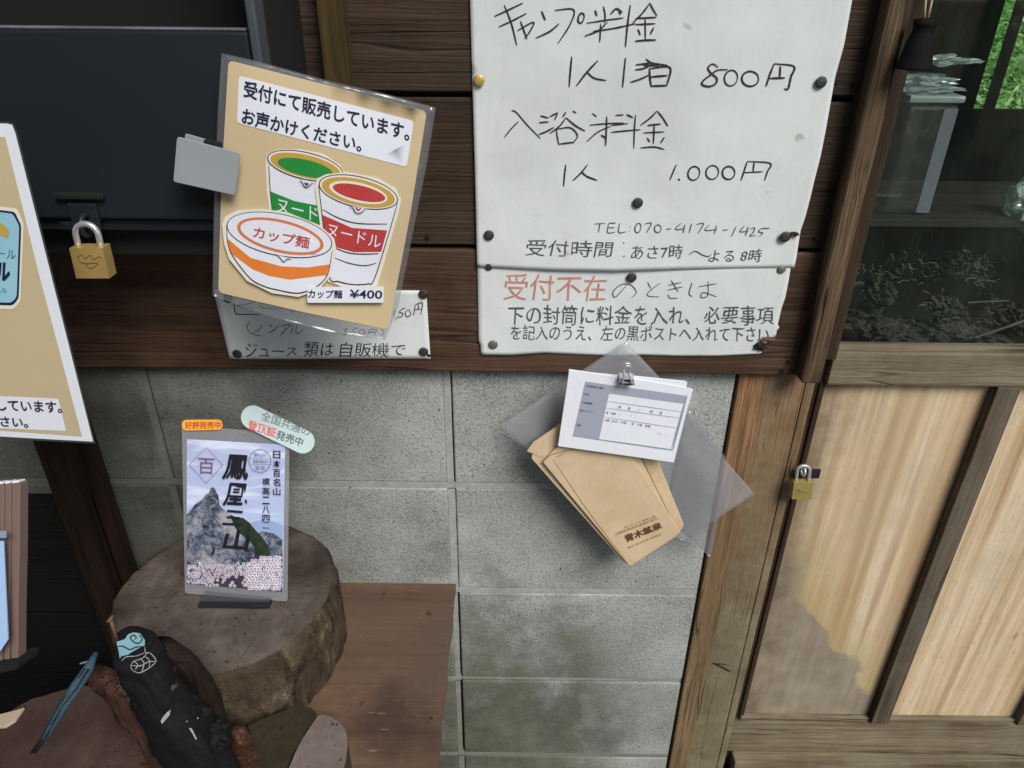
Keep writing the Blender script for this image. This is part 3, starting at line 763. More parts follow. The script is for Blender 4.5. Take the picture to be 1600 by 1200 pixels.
# ---- roof eave over the wall, unseen wall and cabinet added on the left to darken that side
M_roof = wood('eave_boards', lin(40, 30, 20), lin(70, 54, 38), lin(92, 72, 52), 'X', .6)
rf = thing('roof_eave', (0, -.5, 2.65), 'wooden roof eave overhanging the hut wall', 'roof')
for k in range(9):
    box('eave_board', -3.2, 3.4, -.75+k*.10, -.75+k*.10+.097, 2.70, 2.72, M_roof, rf, .001)
hw = thing('added_shade_wall', (-.86, -.6, 0), 'unseen dark timber wall added on the left to hold back light', 'wall')  # added out of view so that less light reaches the left side
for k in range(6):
    box('shade_wall_board', -.88, -.85, -2.4, -.42, .02+k*.44, .02+k*.44+.435, M_shadewood, hw, .002)

cn = thing('added_shade_cabinet', (-.64, -.9, 0), 'unseen dark wooden cabinet added at the left to block sky light', 'cabinet')  # added blocker outside the view, keeps sky light off the lower left
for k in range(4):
    box('shade_board', -.83, -.46, -.70, -.68, .02+k*.33, .02+k*.33+.322, M_shadewood, cn, .002)
    box('shade_board', -.46, -.44, -1.25, -.68, .02+k*.33, .02+k*.33+.322, M_shadewood, cn, .002)
box('shade_cabinet_top', -.84, -.43, -1.26, -.67, 1.335, 1.36, M_shadewood, cn, .003)

# ---- trees outside (seen through the far window and reflected in the glass)
def tree(x, y, h, rad, seed, label):
    rr = random.Random(seed)
    t = thing('broadleaf_tree', (x, y, 0), label, 'tree', 'trees around the hut')
    vs, fs = [], []; n = 10; segs = 10
    for i in range(segs+1):
        z = h*.8*i/segs; r = .16*(1-i/segs*.75); ox = .15*noise.noise(Vector((z*.4, seed, 0)))
        for k in range(n): vs.append((x+ox+r*math.cos(k*6.283/n), y+r*math.sin(k*6.283/n), z))
    for i in range(segs):
        for k in range(n): fs.append((i*n+k, i*n+(k+1) % n, (i+1)*n+(k+1) % n, (i+1)*n+k))
    mesh('trunk', vs, fs, M_bark, t, True)
    vs, fs = [], []
    for c in range(42):
        an = rr.uniform(0, 6.283); rd = rad*math.sqrt(rr.random()); cz_ = rr.uniform(h*.12, h)
        cc = Vector((x+rd*math.cos(an), y+rd*math.sin(an), cz_)); cr = rr.uniform(.35, .7)
        for q in range(100):
            d = Vector((rr.gauss(0, 1), rr.gauss(0, 1), rr.gauss(0, .6))).normalized()*cr*rr.random()**.4
            p = cc+d; a = Vector((rr.gauss(0, 1), rr.gauss(0, 1), rr.gauss(0, .5))).normalized(); b = a.cross(Vector((rr.random(), rr.random(), 1))).normalized()
            s_ = rr.uniform(.05, .10); k = len(vs)
            vs += [p-a*s_, p+b*s_*.45, p+a*s_, p-b*s_*.45]; fs.append((k, k+1, k+2, k+3))
    cr_ = mesh('crown', vs, fs, M_leaf, t); cr_['kind'] = 'stuff'
gL = G('green_leaf'); nL = gL.noise(gL.co, 14, 3, .6)
lc = gL.ramp(nL, [(.3, (.06, .17, .035, 1)), (.68, (.42, .58, .30, 1))])
M_leaf = gL.out(lc, .5, None, .4)
tl_ = gL.n.nodes.new('ShaderNodeBsdfTranslucent'); gL.L(lc, tl_.inputs[0]); ad_ = gL.n.nodes.new('ShaderNodeAddShader')
gL.L(gL.b.outputs[0], ad_.inputs[0]); gL.L(tl_.outputs[0], ad_.inputs[1]); gL.L(ad_.outputs[0], gL.n.nodes['Material Output'].inputs[0])
tree(3.5, 5.0, 3.6, 1.2, 1, 'leafy tree nearest the back window of the hut')
tree(5.6, 5.6, 4.2, 1.4, 7, 'bushy tree at the far right behind the hut')
tree(4.6, 6.2, 5.5, 1.7, 2, 'leafy tree behind and right of the back window')
def bush(px, py, Y, rad, seed, label):
    rr = random.Random(seed); c = at(px, py, Y); t = thing('leafy_bush', (c.x, c.y, 0), label, 'bush', 'bushes behind the hut')
    vs, fs = [], []
    for k in range(22000):
        d = Vector((rr.gauss(0, 1), rr.gauss(0, 1), rr.gauss(0, 1))).normalized()*rad*(rr.random()**.45)
        d *= 1+.25*noise.noise(d*2.5+Vector((seed, 0, 0)))
        p = c+d
        if p.z < .02: continue
        a = Vector((rr.gauss(0, 1), rr.gauss(0, 1), rr.gauss(0, .5))).normalized(); b = a.cross(Vector((rr.random(), rr.random(), 1))).normalized(); q_ = rr.uniform(.014, .032)
        k0 = len(vs); vs += [p-a*q_, p+b*q_*.5, p+a*q_, p-b*q_*.5]; fs.append((k0, k0+1, k0+2, k0+3))
    o = mesh('foliage', vs, fs, M_leaf, t); o['kind'] = 'stuff'
    tube_pts = [(c.x, c.y, 0), (c.x, c.y, c.z)]
    vs, fs = [], []
    for (x_, y_, z_), r_ in zip(tube_pts, (.05, .02)):
        for j in range(8): vs.append((x_+r_*math.cos(j*.785), y_+r_*math.sin(j*.785), z_))
    mesh('stem', vs, [(j, (j+1) % 8, 8+(j+1) % 8, 8+j) for j in range(8)], M_bark, t)
bush(1570, 70, 4.6, 1.0, 21, 'bright leafy bush seen through the back window, nearest the right photo edge')
bush(1760, 70, 5.0, 1.1, 22, 'leafy bush behind the hut to the right of the bright one')
tree(1.0, -6.5, 6.0, 1.9, 4, 'leafy tree across the yard facing the hut')
tree(4.5, -7.0, 6.0, 2.0, 5, 'leafy tree across the yard to the right')

# ================================================================ objects on the wall
# ---- black metal post box at the upper left
YB = -.16
bx = thing('black_metal_post_box', (-.62, -.09, at(200, 400, YB).z), 'large black metal post box with drop-down front, hung on the planks at upper left', 'post box')
xr = at(412, 95, YB).x; xf = at(389, 40, YB).x
zt1 = at(200, 47, YB).z; zb1 = at(200, 343, YB).z; zb3 = at(200, 398, YB+.03).z
XL = -1.05
from_bm('front_flap', bm_box(XL, xf-.002, YB, YB+.012, zb1, zt1, .003, 3), M_black, bx)
box('flap_edge_highlight', XL, xf-.003, YB+.0005, YB+.0115, zt1+.0002, zt1+.0022, flat('edge_highlight_paint', lin(110, 112, 118), .5, .3, .5, 200, .5), bx, .0008)  # pale strip painting the highlight along the flap's top edge
box('side_flange', xf, xr, YB-.004, YB+.02, zb1-.012, zt1+.35, flat('lit_flange_paint', lin(66, 70, 78), .5, 0, .2, 100, .2), bx, .002)  # flange coloured lighter than the box to show it catching light
box('side_plate', xr-.004, xr, YB+.0205, -.024, zb1-.012, zt1+.35, M_blackdull, bx, .001)
box('lower_lip', XL, xf-.001, YB+.008, YB+.02, zb1-.013, zb1-.003, M_black, bx, .0012)
box('lower_body', XL, xr-.005, YB+.03, -.024, zb3, zb1-.0135, M_blackdull, bx, .002)
box('inner_floor', XL, xr-.005, YB+.022, -.024, zb1-.012, zb1-.006, M_hole, bx, 0)
box('inner_back', XL, xr-.005, -.030, -.0245, zb1-.005, zt1+.35, M_hole, bx, 0)
box('top_plate', XL, xr-.005, YB-.004, -.024, zt1+.35, zt1+.354, M_hole, bx, 0)
a, b = at(85, 300, YB-.002), at(165, 312, YB-.002)
from_bm('slot_handle', bm_box(a.x, b.x, YB-.006, YB-.0003, b.z, a.z, .0028, 3), M_hole, bx)
a, b = at(108, 316, YB), at(160, 345, YB)
box('hasp', a.x, b.x, YB-.005, YB-.0004, b.z, a.z, M_black, bx, .001)
a, b = at(100, 343, YB), at(163, 350, YB)
box('hasp', a.x, b.x, YB-.008, YB-.0052, b.z-.004, a.z, M_black, bx, .001)
p = at(135, 352, YB-.010)
bm = bmesh.new()
def torus(bm, c, R1, r2, n=20, k=8, axis='X', t0=0, t1=360, sc=(1, 1)):
    rings = []; closed = abs(t1-t0) >= 360; m = n if closed else n+1
    for i in range(m):
        t = R(t0+(t1-t0)*i/n); rad = Vector((math.cos(t), 0, math.sin(t))); ctr = Vector((math.cos(t)*R1*sc[0], 0, math.sin(t)*R1*sc[1]))
        ring = []
        for j in range(k):
            u = 2*math.pi*j/k; v = ctr+rad*r2*math.cos(u)+Vector((0, r2*math.sin(u), 0))
            if axis == 'X': v = Vector((v.y, v.x, v.z))
            ring.append(bm.verts.new(Vector(c)+v))
        rings.append(ring)
    for i in range(len(rings) if closed else len(rings)-1):
        A, B = rings[i], rings[(i+1) % len(rings)]
        for j in range(k): bm.faces.new((A[j], A[(j+1) % k], B[(j+1) % k], B[j]))
    if not closed:
        bm.faces.new(rings[0][::-1]); bm.faces.new(rings[-1])
torus(bm, p, .009, .0026, axis='X'); from_bm('staple', bm, M_black, bx, True)

def tube(name, pts, r, mat, parent, k=8, rads=None):
    vs, fs = [], []; n = len(pts); prev = None
    for i, q in enumerate(pts):
        q = Vector(q); a = Vector(pts[max(i-1, 0)]); b = Vector(pts[min(i+1, n-1)]); d = (b-a).normalized()
        s = prev if prev else (Vector((0, 1, 0)) if abs(d.y) < .9 else Vector((1, 0, 0)))
        s = (s-d*s.dot(d)).normalized(); t = d.cross(s); prev = s
        rr = rads[i] if rads else r
        for j in range(k):
            u = 2*math.pi*j/k; vs.append(q+s*rr*math.cos(u)+t*rr*math.sin(u))
    for i in range(n-1):
        for j in range(k): fs.append((i*k+j, i*k+(j+1) % k, (i+1)*k+(j+1) % k, (i+1)*k+j))
    fs += [tuple(range(k))[::-1], tuple((n-1)*k+j for j in range(k))]
    return mesh(name, vs, fs, mat, parent, True)

def padlock(px_body, Y, thick, top_px, label, mat, sr):
    """px_body: body outline (tl, tr, br, bl)"""
    c = at(*px_body[2], Y)
    t = thing('brass_padlock', (at(*px_body[3], Y)+at(*px_body[2], Y))/2, label, 'padlock')
    bm = bmesh.new(); P = [at(x, y, Y) for x, y in px_body]
    A = [bm.verts.new(q) for q in P]; B = [bm.verts.new(q+Vector((0, thick, 0))) for q in P]
    bm.faces.new(A); bm.faces.new(B[::-1])
    for i in range(4): bm.faces.new((A[i], B[i], B[(i+1) % 4], A[(i+1) % 4]))
    bevel(bm, .0016, 3); body = from_bm('lock_body', bm, mat, t)
    tl, tr = P[0], P[1]; w = (tr-tl); upv = ((P[0]-P[3])+(P[1]-P[2])).normalized()
    wl = w.length; pts = []
    hgt = (at(*top_px, Y)-(tl+tr)/2).dot(upv)
    x1 = .16; x2 = .84; rad = wl*(x2-x1)/2
    yc = Vector((0, thick/2, 0))
    pts.append(tl+w*x1+yc-upv*.002); pts.append(tl+w*x1+yc+upv*(hgt-rad-sr)*.5)
    for i in range(13):
        an = math.pi-math.pi*i/12
        pts.append((tl+tr)/2+yc+w.normalized()*rad*math.cos(an)+upv*(hgt-rad-sr+rad*math.sin(an)))
    pts.append(tl+w*x2+yc+upv*(hgt-rad-sr)*.5); pts.append(tl+w*x2+yc-upv*.002)
    tube('shackle', pts, sr, M_steel, t, 10)
    return t, body
pl, plb = padlock([(108, 388), (160, 388), (171, 435), (119, 435)], YB-.026, .014, (133, 349), 'brass padlock with bright steel shackle hanging from the black post box', M_brass, .0029)
ps = Sheet(at(140, 410, YB-.0263), NV)
M_scr = flat('engraved_mark', lin(116, 92, 50), .6, .4)
ps.strokes('engraving', [[(120, 403), (127, 398), (133, 404), (140, 399), (146, 405), (155, 401), (160, 405)], [(124, 409), (134, 412), (146, 411), (156, 413)], [(133, 415), (142, 419), (152, 414)], [(121, 400), (124, 410)]], 1.1, .0002, M_scr, pl)

# ---- second padlock on the door
pl2, _ = padlock([(1241, 755), (1270, 755), (1268, 780.5), (1237, 780)], -.030, .010, (1256, 729), 'small yellow brass padlock hanging on the door edge beside the post', M_brass2, .0022)
ps = Sheet(at(1254, 768, -.0303), NV)
ps.strokes('engraving', [[(1243, 767), (1247, 765), (1250, 769), (1256, 768)], [(1256, 770), (1262, 770)], [(1243, 771), (1249, 772)]], 1, .0002, M_scr, pl2)
hp = thing('iron_door_hasp', at(1256, 735, -.010), 'small dark iron hasp and staple screwed across the gap between door post and door', 'hasp')
a, b = at(1243, 734, -.012), at(1280, 748, -.012)
box('hasp_plate', a.x, b.x, -.012, -.0085, b.z, a.z, M_blackdull, hp, .001)
bm = bmesh.new(); torus(bm, at(1255, 736, -.022), .0065, .0018, axis='X'); from_bm('staple', bm, M_steel, hp, True)

# ---- noodle poster
YP1 = -.178
def d1(q): return .0025*math.sin(q.x*26+1)+.0012*math.sin(q.z*31+q.x*18)
n1 = thing('cup_noodle_poster', at(480, 300, YP1), 'tan laminated poster with three cup noodle drawings hanging tilted from a grey clip', 'poster')
s1 = Sheet((0, YP1, 0), NV, d1)
s1.grid('laminate_film', [(346, 83), (400, 95), (520, 128), (600, 146), (681, 168)], [(332, 462), (420, 494), (520, 520), (602, 531)], M_lam, n1, 40, 40, .0004,
        left=[(346, 83), (340, 180), (334, 330), (332, 462)], right=[(681, 168), (668, 250), (644, 370), (622, 480), (602, 531)])
o1 = .0011
tan = s1.poly('poster_sheet', rounded([(357, 94), (520, 135), (667, 174), (642, 330), (607, 515), (480, 489), (341, 457), (346, 280)], 9), o1, M_tan, n1)
s1.poly('print_panel', rounded([(373.5, 118), (646.5, 189), (635.5, 261), (370, 192)], 6), o1+.0004, M_wht, n1)
s1.text('lettering', '受付にて販売しています。', [(382, 125), (641, 195), (639, 221), (380, 151)], o1+.0007, M_navy, n1, .022)
s1.text('lettering', 'お声かけください。', [(380, 168), (566, 215), (564, 238), (377, 193)], o1+.0007, M_navy, n1, .022)
def pl_(px, k, m, nm='print_shape'): return s1.poly(nm, px, o1+.0003+.00016*k, m, n1)
# green cup
def cup(cx, cy, a, b, tilt, body, k0, ink, ins, rim_gap, halo):
    pl_(halo, k0, M_halo)
    pl_(body, k0+1, M_wht)
    pl_(ell(cx, cy, a+.9, b+.9, tilt), k0+2, M_navy); pl_(ell(cx, cy, a-.7, b-.7, tilt), k0+3, M_halo)
    pl_(ell(cx+.5, cy+.6, a-5, b-3.5, tilt), k0+4, M_gold)
pl_([(415, 252), (418, 240), (436, 233), (470, 233), (505, 240), (532, 258), (541, 272), (540, 300), (505, 350), (424, 345), (417, 300)], 0, M_halo)
pl_([(420, 258), (535, 272), (528, 370), (430, 345)], 1, M_wht)
pl_([(422.5, 299), (460, 314), (500, 322), (500, 372), (470, 352), (425.5, 336)], 2, M_green)
s1.text('lettering', 'ヌード', [(434, 309), (497, 325), (497, 347), (432, 331)], o1+.0009, M_wht, n1, 0)
s1.strokes('outline', [[(420, 258), (422, 295), (426, 338)]], 1.4, o1+.0009, M_navy, n1)
def rim(cx, cy, a, b, tilt, k0, inner, ia, ib, ix=0, iy=0):
    pl_(ell(cx, cy, a+1, b+1, tilt), k0, M_navy); pl_(ell(cx, cy, a-.6, b-.6, tilt), k0+1, M_halo)
    pl_(ell(cx, cy+.5, a-4, b-3, tilt), k0+2, M_gold)
    if ix: pl_(ell(cx, cy+.8, ia+4.5, ib+4, tilt), k0+3, M_halo)
    pl_(ell(cx+ix, cy+iy, ia, ib, tilt), k0+4, inner)
rim(477, 259, 60, 20.5, 13, 4, M_green, 44, 12.5, 0, 3)
pl_([(467, 281), (472, 284), (474, 290), (479, 293), (484, 290), (487, 286), (495, 285)], 9, M_wht)
s1.strokes('outline', [[(467, 281), (472, 284), (475, 290), (479, 292), (484, 289), (488, 286)]], 1.1, o1+.0022, M_navy, n1)
s1.strokes('outline', [[(476, 285), (479, 288), (482, 286)]], 2.4, o1+.0023, M_navy, n1)
# red cup
pl_([(492, 292), (495, 279), (510, 272), (545, 269), (590, 278), (618, 294), (627, 312), (622, 335), (590, 446), (575, 452), (540, 450), (512, 440)], 10, M_halo)
pl_([(498, 290), (514, 431), (530, 440), (552, 444.5), (575, 443.5), (584, 438), (621, 318)], 11, M_wht)
pl_([(503.6, 335.5), (550, 356), (605, 360), (595.5, 393.5), (553, 394), (508, 382)], 12, M_red)
s1.text('lettering', 'ヌードル', [(513.5, 348.5), (596, 369.5), (594, 389), (510, 368)], o1+.0025, M_wht, n1, 0)
s1.strokes('outline', [[(498, 290), (505, 350), (514, 431), (530, 440), (552, 444.5), (575, 443.5), (584, 438), (603, 380), (621, 318)], [(504, 327), (530, 341), (560, 349), (605, 350)],
     [(520, 386), (545, 395), (570, 397), (592, 396)], [(521, 402), (545, 411), (570, 415), (588, 411)]], 1.6, o1+.00255, M_navy, n1)
rim(560, 300, 62.5, 23.5, 13, 13, M_red, 42, 11.5, 1, 1)
pl_([(546, 322), (552, 325), (555, 331), (560, 333), (566, 331), (569, 327), (578, 327)], 18, M_wht)
s1.strokes('outline', [[(546, 322), (552, 325), (555, 331), (560, 333.5), (566, 331), (570, 327)]], 1.1, o1+.0036, M_navy, n1)
s1.strokes('outline', [[(556, 324), (560, 328), (564, 325)]], 2.4, o1+.0037, M_red, n1)
# bowl
bowl = [(354, 352), (356, 380), (365, 402), (391, 435), (412, 447), (434, 453), (467, 458), (496, 447), (512, 428), (519, 392)]
pl_([(347, 350), (352, 338), (372, 328), (410, 326), (450, 332), (500, 352), (522, 372), (526, 392), (516, 432), (498, 453), (466, 464), (425, 458), (386, 439), (358, 405), (350, 380)], 20, M_halo)
pl_(bowl, 21, M_wht)
pl_([(354.6, 372), (391, 402.5), (439, 416), (480, 418), (515.5, 413), (510, 430), (453, 437), (420, 431), (394, 420.5), (360, 395)], 22, M_orange)
s1.strokes('outline', [bowl], 1.8, o1+.0040, M_navy, n1)
pl_(ell(436.5, 367, 84, 33, 11.5), 23, M_navy); pl_(ell(436.5, 366.8, 82.6, 31.6, 11.5), 24, M_wht)
pl_(ell(438, 369, 69.5, 25.5, 13.5), 25, M_oring); pl_(ell(438, 369, 64, 21, 13.5), 26, M_wht)
pl_([(430, 398), (436, 402), (444, 409), (449, 405), (455, 404)], 27, M_wht)
s1.strokes('outline', [[(430, 397), (436, 401), (443, 409), (448, 405), (455, 404.5)]], 1.2, o1+.0048, M_navy, n1)
s1.text('lettering', 'カップ麺', [(397, 353), (485, 371), (482, 389), (395, 371)], o1+.0048, M_badgered if False else M_red, n1, .012)
pl_(rounded([(480.5, 448.5), (599.5, 447), (599.5, 473), (480, 473)], 3), 30, M_wht, 'price_label')
s1.text('lettering', 'カップ麺', [(482, 452.5), (535, 453.5), (534.5, 466.5), (481, 466)], o1+.0054, M_navy, n1, .022)
s1.text('lettering', '¥400', [(547, 452.5), (597.5, 453.5), (597, 467), (546, 466)], o1+.0054, M_navy, n1, .016)
# clip
cp = thing('grey_magnet_clip', at(325, 255, YP1-.02), 'grey rectangular magnetic clip pinching the left edge of the noodle poster', 'clip')
pslab('clip_front', rounded([(276.5, 213.5), (376, 239.5), (367, 305.5), (270.5, 284)], 5), YP1-.014, .0016, M_grey, cp, .0005)
pslab('clip_back', rounded([(289, 208.5), (374, 233), (366, 300), (285, 280)], 4), YP1+.003, .0016, M_grey, cp, .0004)
pslab('clip_spring', [(318, 219), (341, 226), (341, 234), (318, 228)], YP1-.011, .012, M_hole, cp, .0004)
pslab('magnet', [(290, 230), (318, 237), (314, 275), (287, 268)], YP1+.005, .008, M_hole, cp, .001)

# ---- left poster (partly out of frame)
YP2 = -.26
n2 = thing('canned_drink_poster', at(40, 690, YP2), 'white-bordered tan laminated poster with a pale blue can, cut off by the left photo edge', 'poster')
s2 = Sheet((0, YP2, 0), NV)
xl_ = -260
s2.poly('laminate_film', [(xl_+60, 190), (8, 190), (21, 192), (27, 206), (149, 693), (xl_+150, 680)], 0, flat('laminate_edge', lin(60, 74, 66), .25), n2)
s2.poly('poster_border', [(xl_+60, 193), (10, 193), (19, 195), (24, 208), (145.5, 690), (xl_+150, 676)], .0006, M_wht, n2)
s2.poly('poster_sheet', [(xl_+90, 210), (8, 214), (60, 425), (128, 682), (xl_+170, 666)], .0010, flat('tan_print_left', lin(196, 178, 144), .45, var=.03, bscale=120), n2)
s2.poly('print_shape', rounded([(-100, 310), (27, 326), (37, 350), (32, 470), (22, 483), (-100, 483)], 5), .0014, M_halo, n2)
s2.poly('print_shape', rounded([(-100, 316), (23, 331), (33, 352), (29, 466), (20, 477), (-100, 474)], 5), .0018, M_navy, n2)
s2.poly('can_drawing', rounded([(-100, 319), (20, 334), (30, 353), (26, 464), (18, 473), (-100, 470)], 5), .0022, M_can, n2)
s2.poly('print_shape', [(-60, 335), (0, 347), (14, 360), (12, 372), (-2, 366), (-60, 358)], .0026, M_gold, n2)
s2.text('lettering', '－ル', [(-4, 388), (25, 391), (24, 405), (-4, 403)], .0026, flat('teal_print', lin(70, 110, 134), .5), n2, .0)
s2.text('lettering', 'ル', [(-6, 411), (16, 411), (14, 439), (-7, 437)], .0026, M_navy, n2, .04)
s2.text('lettering', 'ノンアルコール', [(-70, 446), (12, 450), (11, 458), (-70, 454)], .0026, flat('teal_print', lin(70, 130, 154), .5), n2, .0)
s2.poly('print_panel', rounded([(-150, 612), (91, 623), (103.5, 673.5), (-130, 664)], 3), .0014, M_wht, n2)
s2.text('lettering', '受付にて販売しています。', [(-127, 618), (95, 627), (97, 646), (-122, 637)], .0020, M_navy, n2, .02)
s2.text('lettering', 'お声かけください。', [(-119, 644), (43, 652), (44, 669), (-116, 661)], .0020, M_navy, n2, .02)

# ---- price notice behind the noodle poster
def dz_(a, f, ph): return lambda q: a*math.sin(q.x*f+ph)+a*.6*math.sin(q.z*f*1.3+q.x*f*.5+ph)+.0006*noise.noise(Vector((q.x*25, 0, q.z*25)))
n3 = thing('drink_price_notice', at(500, 510, -.025), 'small handwritten drink price notice pinned to planks below the noodle poster', 'notice')
s3 = Sheet((0, -.0245, 0), NV, dz_(.0006, 30, 1))
s3.grid('paper_sheet', [(333, 452), (450, 452), (560, 453), (666, 454)], [(359, 561), (460, 561), (560, 560.5), (672.7, 561)], M_paper, n3, 40, 16)
K = lambda L, s, ox, oy: [[(x/s+ox, y/s+oy) for x, y in st] for st in L]
q = lambda L: K(L, 4.2105, 320, 300)
s3.strokes('handwriting', q([[(192, 720), (200, 790), (230, 805), (360, 805)], [(212, 748), (260, 742), (320, 725)], [(350, 750), (400, 765), (510, 768)], [(562, 768), (578, 792), (590, 775)]]), 1.5, .0005, M_ink, n3)
s3.strokes('handwriting', q([[(1255, 772), (1240, 815)], [(1296, 772), (1280, 790), (1303, 800), (1292, 822), (1268, 822)], [(1294, 772), (1318, 762)], [(1340, 772), (1318, 795), (1332, 822), (1356, 802), (1342, 772)], [(1385, 745), (1374, 812)], [(1385, 742), (1432, 730), (1420, 806)], [(1408, 740), (1404, 772)], [(1382, 776), (1424, 768)]]), 1.4, .0005, M_ink, n3)
s3.strokes('handwriting', q([[(298, 850), (278, 890), (308, 932), (372, 948)], [(375, 872), (355, 905), (322, 925)], [(425, 872), (440, 888)], [(415, 930), (455, 908), (488, 880)], [(500, 882), (562, 872), (535, 905)], [(532, 890), (522, 920), (498, 942)], [(582, 872), (576, 910), (560, 938)], [(606, 866), (602, 932), (655, 898)]]), 1.2, .0005, M_ink, n3)
s3.strokes('handwriting', q([
   [(912, 905), (938, 898), (920, 916), (938, 930), (908, 942)], [(985, 898), (968, 915), (988, 925), (968, 940)], [(985, 898), (1008, 895)], [(1035, 900), (1015, 920), (1030, 938), (1055, 920), (1035, 900)], [(1085, 905), (1072, 940)], [(1085, 905), (1128, 905), (1118, 942)], [(1075, 922), (1120, 922)], [(1160, 900), (1180, 925), (1150, 950)]]), 1.2, .0005, M_ink, n3)
s3.text('handwriting', 'ジュース', [(382, 536), (463, 542), (464, 556), (383, 558)], .0005, M_ink, n3, -.003, .07)
s3.text('handwriting', '類は', [(474, 533), (520, 535), (520, 556), (474, 558)], .0005, M_ink, n3, -.004, .06)
s3.text('handwriting', '自販機で', [(530, 535), (633, 536), (632, 557), (530, 558)], .0005, M_ink, n3, -.004, .06)

# ---- absence notice (lower) and fee notice (upper, overlapping it)
n5 = thing('absence_notice', at(985, 555, -.024), 'white notice with red and black handwriting and torn lower right corner, under the larger notice', 'notice')
s5 = Sheet((0, -.0242, 0), NV, dz_(.0006, 22, 2))
rs = random.Random(3)
rightE = [(1236, 415), (1232, 440), (1227, 465), (1221, 482), (1217, 500), (1215, 507), (1218, 512), (1212, 518), (1214, 525), (1206, 527), (1209, 531), (1199, 534), (1196, 538), (1189, 541), (1184, 546), (1191, 551), (1186, 553)]
s5.grid('paper_sheet', [(748, 404), (900, 408), (1236, 405)], [(751.5, 554.5), (800, 555), (850, 551.5), (900, 554), (960, 556.5), (1003, 555), (1060, 557), (1120, 557), (1187, 554)], M_paper, n5, 70, 30,
        left=[(746, 404), (747, 480), (748, 534), (751, 538), (751.5, 554.5)], right=[(1236, 405)]+rightE)
S5 = lambda body, x0, y0, x1, y1, m, b=-.004, w=.05, dy=0: s5.text('handwriting', body, [(x0, y0), (x1, y0+dy), (x1, y1+dy), (x0, y1)], .0006, m, n5, b, w)
S5('受付不在', 786, 427, 946, 468, M_redpen, -.002, .05, 3)
q2 = lambda L: K(L, 2.6667, 730, 280)
s5.strokes('handwriting', q2([[(665, 440), (640, 470), (615, 492), (608, 470), (640, 440), (680, 440), (705, 470), (685, 495)],
   [(752, 428), (765, 455)], [(805, 432), (765, 462), (752, 485), (800, 490)],
   [(838, 442), (892, 430)], [(835, 462), (900, 448)], [(850, 420), (880, 470)], [(838, 478), (845, 495), (880, 495)],
   [(938, 430), (925, 475), (938, 490)], [(965, 448), (1040, 435)], [(1005, 425), (1002, 485), (975, 492), (985, 472), (1040, 490)]]), 1.5, .0006, M_pen, n5)
S5('下の封筒に料金を入れ、必要事項', 792, 477, 1209, 507, M_pen, 0, .10, 1)
S5('を記入のうえ、左の黒ポストへ入れて下さい', 797, 508, 1201, 531, M_pen, 0, .085, 3)

n4 = thing('camping_fee_notice', at(990, 410, -.026), 'large white handwritten camping and bathing fee notice pinned across the planks', 'notice')
s4 = Sheet((0, -.0268, 0), NV, dz_(.0009, 17, 0))
s4.grid('paper_sheet', [(733.5, -30), (1000, -30), (1337, -30)], [(745.5, 417), (800, 419.5), (860, 422.5), (960, 424), (1060, 421), (1150, 419.5), (1200, 419), (1241, 418)], M_paper, n4, 90, 70,
        left=[(733.5, -30), (737, 90), (739, 160), (743, 300), (745.5, 417)],
        right=[(1337, -30), (1328, 20), (1319, 70), (1305, 120), (1297, 165), (1290, 205), (1282, 245), (1271, 288), (1266, 310), (1258, 340), (1251, 360), (1247, 385), (1244, 405), (1241, 418)])
q4 = lambda L: K(L, 2.6667, 730, 0)
ovl = lambda cx, cy, a, b, t=15: ell(cx, cy, a, b, t, 12)+[ell(cx, cy, a, b, t, 12)[0]]
L1 = [[(113, 68), (170, 42), (232, 12)], [(132, 112), (190, 85), (248, 55)], [(155, 20), (185, 100), (207, 188)],
 [(208, 128), (276, 92), (262, 130), (240, 160)], [(222, 88), (250, 162)],
 [(310, 45), (326, 84)], [(287, 158), (345, 130), (384, 98)],
 [(365, 42), (443, 40), (430, 100), (378, 182)], ovl(475, 75, 12, 21),
 [(533, 42), (541, 66)], [(498, 96), (575, 84), (652, 74)], [(568, 25), (575, 60), (574, 95)], [(598, 58), (622, 36), (648, 52)], [(490, 150), (545, 128), (585, 92)],
 [(525, 130), (610, 118), (702, 98)], [(557, 98), (553, 175)], [(524, 135), (568, 124)], [(680, 20), (668, 110), (660, 195)], [(632, 45), (640, 60)],
 [(762, 12), (730, 55), (690, 95)], [(762, 12), (776, 40), (792, 66)], [(702, 76), (788, 72)], [(702, 102), (784, 98)], [(742, 75), (743, 165)], [(712, 120), (722, 146)], [(778, 114), (764, 142)], [(700, 171), (745, 167), (788, 166)]]
L2 = [[(436, 235), (430, 300), (425, 362)], [(545, 252), (500, 300), (455, 358)], [(498, 298), (530, 325), (580, 335)], [(660, 240), (654, 300), (648, 365)],
 [(702, 270), (765, 262)], [(700, 290), (735, 285), (772, 268)], [(680, 342), (720, 330), (758, 312)], [(745, 245), (770, 262), (835, 272)], [(760, 285), (762, 325), (768, 362)], [(758, 286), (845, 281), (832, 358)], [(764, 320), (836, 314)], [(768, 358), (832, 356)], [(735, 272), (800, 272)],
 [(1046, 280), (1024, 266), (1004, 282), (1016, 304), (1040, 325), (1036, 348), (1008, 360), (980, 352), (984, 336), (1012, 314), (1044, 292), (1086, 290)],
 ovl(1100, 325, 27, 33), ovl(1180, 328, 35, 31, 0), [(1280, 265), (1262, 310), (1246, 360)], [(1280, 265), (1362, 276), (1350, 320), (1338, 370), (1322, 368)], [(1306, 275), (1303, 322)], [(1258, 326), (1325, 324)]]
